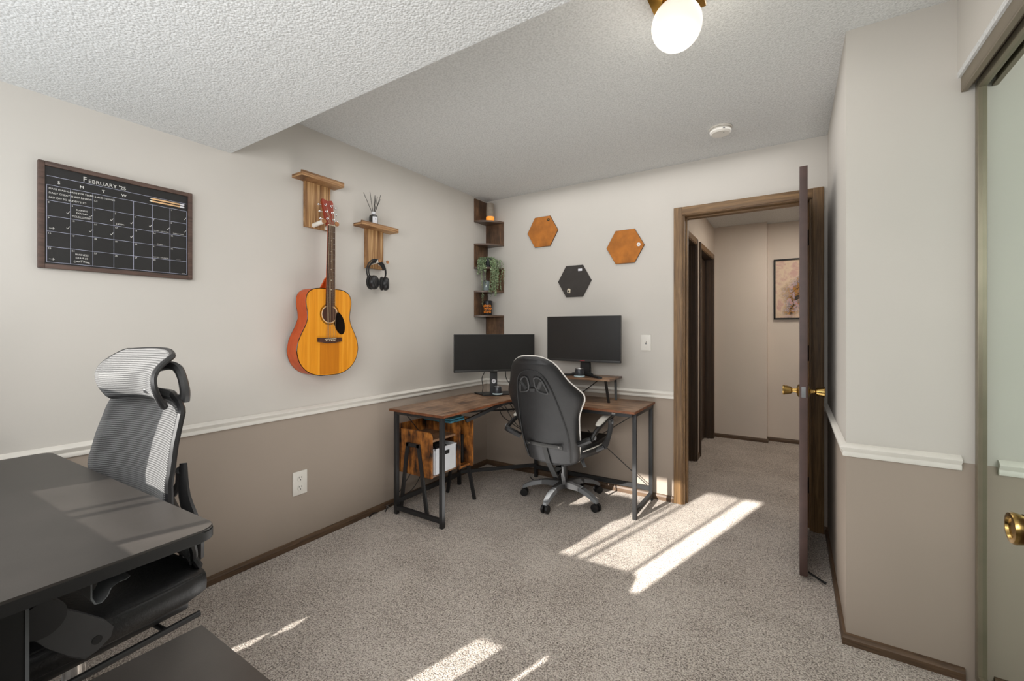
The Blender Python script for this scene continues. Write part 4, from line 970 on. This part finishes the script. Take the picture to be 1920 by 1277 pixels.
tag(obj('badge', B().box((.918,-.0135,1.705),(.952,-.0108,1.724),.001).box((.925,-.0142,1.708),(.945,-.0134,1.715)), ['label','dark'], smooth=False), 'small silver rectangular pin at the top of the charcoal hexagon', 'pin')
bb = B().prism([(.822,-.0108,1.536),(.848,-.0108,1.532),(.850,-.0108,1.562),(.836,-.0108,1.570),(.822,-.0108,1.560)], (0,-.0025,0)); bb.mi = 1; bb.box((.829,-.0142,1.540),(.842,-.0132,1.555))
tag(obj('badge', bb, ['nutwhite','dark'], smooth=False), 'small cream shield pin at the bottom of the charcoal hexagon', 'pin')

# ------------------------------------------------------------------ switch, outlet, detector, lamp, hall picture
sw = thing('light_switch', 'white light switch plate on the back wall beside the doorway', 'switch', (1.457,0,1.138))
obj('plate', B().box((1.420,-.006,1.080),(1.494,0,1.196),.003), 'white', sw, world=True)
obj('switch_slot', B().box((1.4505,-.0065,1.126),(1.4635,-.0055,1.150)), 'greyplastic', sw, world=True)
obj('toggle', B().bar((1.457,-.004,1.136),(1.457,-.018,1.146),.009,.008), 'white', sw, world=True)
obj('screw', B().cyl((1.457,-.0055,1.105),(1.457,-.0072,1.105),.003,n=10).cyl((1.457,-.0055,1.171),(1.457,-.0072,1.171),.003,n=10), 'white', sw, world=True)
ou = thing('wall_outlet', 'white double socket plate low on the left wall below the guitar', 'outlet', (0,-1.809,.36))
obj('plate', B().box((0,-1.852,.293),(.006,-1.766,.427),.003), 'white', ou, world=True)
for z in (.333,.386):
    f = obj('socket', B().lathe([(.001,.0055),(.0185,.0055),(.0175,.0085),(.001,.0085)], (0,-1.809,z), 24, 'x'), 'white', ou, world=True)
    obj('slot', B().box((.0083,-1.8175,z+.002),(.009,-1.8150,z+.011)).box((.0083,-1.803,z+.002),(.009,-1.8005,z+.010)).cyl((.0083,-1.809,z-.008),(.009,-1.809,z-.008),.0032,n=12), 'dark', f, world=True)
sd = thing('smoke_detector', 'round white smoke detector on the ceiling near the doorway', 'smoke detector', (2.015,-.455,CH))
obj('mounting_ring', B().lathe([(.001,0),(.060,0),(.062,-.006),(.058,-.009),(.001,-.009)]), 'white', sd)
obj('detector_body', B().lathe([(.001,-.008),(.052,-.008),(.058,-.016),(.056,-.030),(.048,-.038),(.001,-.039)]), 'white', sd)
obj('indicator', B().box((.02,-.055,-.028),(.03,-.050,-.024)).cyl((.02,-.02,-.0385),(.02,-.02,-.040),.003,n=10), 'greyplastic', sd)
la = thing('ceiling_light', 'brass ceiling light with a frosted white globe', 'ceiling light', (2.030,-1.66,CH), 0)
obj('mounting_plate', B().box((-.086,-.086,-.030),(.082,.086,0),.002), 'gold', la)
obj('shade_holder', B().lathe([(.001,-.028),(.046,-.028),(.048,-.032),(.048,-.050),(.044,-.052),(.001,-.050)]), 'gold', la)
gl = B().sphere((0,0,-.118), .0835, 36); obj('glass_globe', gl, 'globe' if 'globe' in M else 'globe_', la) if 'globe' in M else None
M['globe'] = emis('glowing_opal_glass', (255,247,234), .62)
obj('glass_globe', B().sphere((0,0,-.118), .0835, 36), 'globe', la)
pc = thing('framed_picture', 'black framed abstract flower painting on the hallway end wall', 'picture', (2.47,2.38,1.68))
px0, px1, pz0, pz1 = 2.190, 2.75, 1.345, 2.005
obj('frame', B().box((px0,2.352,pz0),(px0+.018,2.38,pz1),.001).box((px1-.018,2.352,pz0),(px1,2.38,pz1),.001).box((px0,2.352,pz0),(px1,2.38,pz0+.018),.001).box((px0,2.352,pz1-.018),(px1,2.38,pz1),.001), 'dark', pc, world=True)
o = obj('canvas', B().box((px0+.017,2.362,pz0+.017),(px1-.017,2.372,pz1-.017)), 'art', pc, world=True, smooth=False)

# ------------------------------------------------------------------ cables and power strip
def cable(pts, label, r=.003):
    return tag(obj('cable', B().tube(pts, r, n=6), 'blacksoft'), label, 'cable')
cable([(.50,-.52,.665),(.45,-.40,.55),(.55,-.25,.42),(.72,-.12,.30),(.80,-.05,.14),(.76,-.03,.02)], 'black cable drooping from the desk corner to the floor')
cable([(.53,-.50,.665),(.60,-.42,.50),(.72,-.25,.38),(.84,-.12,.28),(.86,-.10,.05),(.84,-.12,.006)], 'second black cable hanging behind the gaming chair')
cable([(.56,-.48,.68),(.52,-.35,.60),(.42,-.28,.575),(.3,-.25,.60)], 'short black cable looping under the desk corner')
tag(obj('cable_bundle', B().tube([(.18,-.75,.60),(.30,-.60,.605),(.45,-.30,.59),(.62,-.06,.585),(.95,-.055,.58)], .007, n=8), 'blacksoft'), 'wrapped black cable bundle running under the desk along the corner', 'cable')
cable([(.52,-.10,.004),(.60,-.16,.005),(.70,-.13,.004),(.66,-.09,.005),(.62,-.14,.008),(.72,-.18,.005),(.80,-.14,.005)], 'coiled black cable on the carpet under the desk', .0035)
cable([(.06,-1.24,.006),(.03,-1.18,.02),(.06,-1.10,.05),(.10,-1.0,.12),(.10,-.9,.25)], 'black cable rising beside the baseboard behind the desk leg', .003)
cable([(.035,-1.35,.005),(.02,-1.31,.012),(.025,-1.28,.006)], 'short black cable end against the left baseboard', .004)
tag(obj('cable_clip', B().box((.014,-1.205,.012),(.035,-1.185,.030),.003), 'chrome'), 'small shiny clip at the left baseboard beside the desk leg', 'clip')
ps = thing('power_strip', 'black power strip on the carpet behind the gaming chair', 'power strip', (.87,-.10,0))
obj('strip_body', B().box((.76,-.135,0),(1.0,-.085,.035),.006), 'black', ps, world=True)
b = B()
for k in range(4): b.cyl((.79+.055*k,-.11,.034),(.79+.055*k,-.11,.0362),.015)
obj('socket', b, 'darkgrey', ps, world=True)

GR = {'hexagon_board': 'hexagon pin boards on the back wall', 'wooden_wall_shelf': 'wooden wall shelves on the left wall', 'pencil': 'pencils on the calendar', 'cup_speaker': 'cup-shaped speakers', 'cable': 'black cables around the corner desk', 'folder': 'folders and books in the side cabinet', 'book': 'folders and books in the side cabinet', 'round_pin': 'pins on the hexagon boards', 'badge': 'pins on the hexagon boards', 'monitor': 'monitors'}
for o in list(COL.objects):
    k = o.name.split('.')[0]
    if o.parent is None and k in GR and 'label' in o: o['group'] = GR[k]
# ------------------------------------------------------------------ lights, world, camera
def light(name, kind, loc, energy, color=(1,1,1), size=None, rot=None, **k):
    L = bpy.data.lights.new(name, kind); L.energy = energy; L.color = color
    if kind == 'AREA': L.shape = 'RECTANGLE'; L.size, L.size_y = size
    for a, v in k.items(): setattr(L, a, v)
    o = bpy.data.objects.new(name, L); COL.objects.link(o); o.location = loc
    if rot: o.rotation_euler = rot
    return o
az, te = R(15.5), .44
d = Vector((math.sin(az), math.cos(az), -te*1.0)).normalized()
s = light('sun', 'SUN', (0,-6,4), 27, (1,.955,.89), angle=R(.6)); s.rotation_euler = d.to_track_quat('-Z','Y').to_euler()
light('window_daylight', 'AREA', (.55,-3.72,1.2), 16, (.93,.97,1), (1.0,1.4), (R(-90),0,R(180)))
light('room_fill', 'AREA', (1.9,-3.5,1.7), 32, (1,.99,.975), (1.6,.7), (R(78),0,R(14)))
light('down_fill', 'AREA', (1.35,-.9,2.39), 15, (1,.99,.975), (2.0,1.6), (0,0,0))  # added soft fill shining down, no visible fixture
light('up_fill', 'AREA', (1.45,-1.45,.03), 17, (1,.985,.96), (1.7,1.5), (R(180),0,0))  # added fill just above the carpet shining up, no visible fixture
light('globe_bulb', 'POINT', (2.035,-1.66,CH-.22), 4, (1,.93,.82), shadow_soft_size=.09)
light('hall_fill', 'AREA', (2.5,1.4,2.38), 15, (1,.90,.78), (.5,.5), (0,0,0))  # soft fill added out of view to brighten the hallway
wd = bpy.data.worlds.new('world'); bpy.context.scene.world = wd; wd.use_nodes = True
bg = wd.node_tree.nodes['Background']; bg.inputs[0].default_value = (.75,.85,1,1); bg.inputs[1].default_value = 1.2
cam = bpy.data.cameras.new('camera'); co = bpy.data.objects.new('camera', cam); COL.objects.link(co)
co.location = (2.37,-3.24,1.235); co.rotation_euler = (R(90),0,R(32.86)); cam.sensor_fit = 'HORIZONTAL'; cam.sensor_width = 36
cam.lens = 816/1920*36; cam.shift_y = -20.5/1920; cam.clip_start = .02
sc = bpy.context.scene; sc.camera = co
sc.view_settings.view_transform = 'Standard'; sc.view_settings.exposure = -0.12
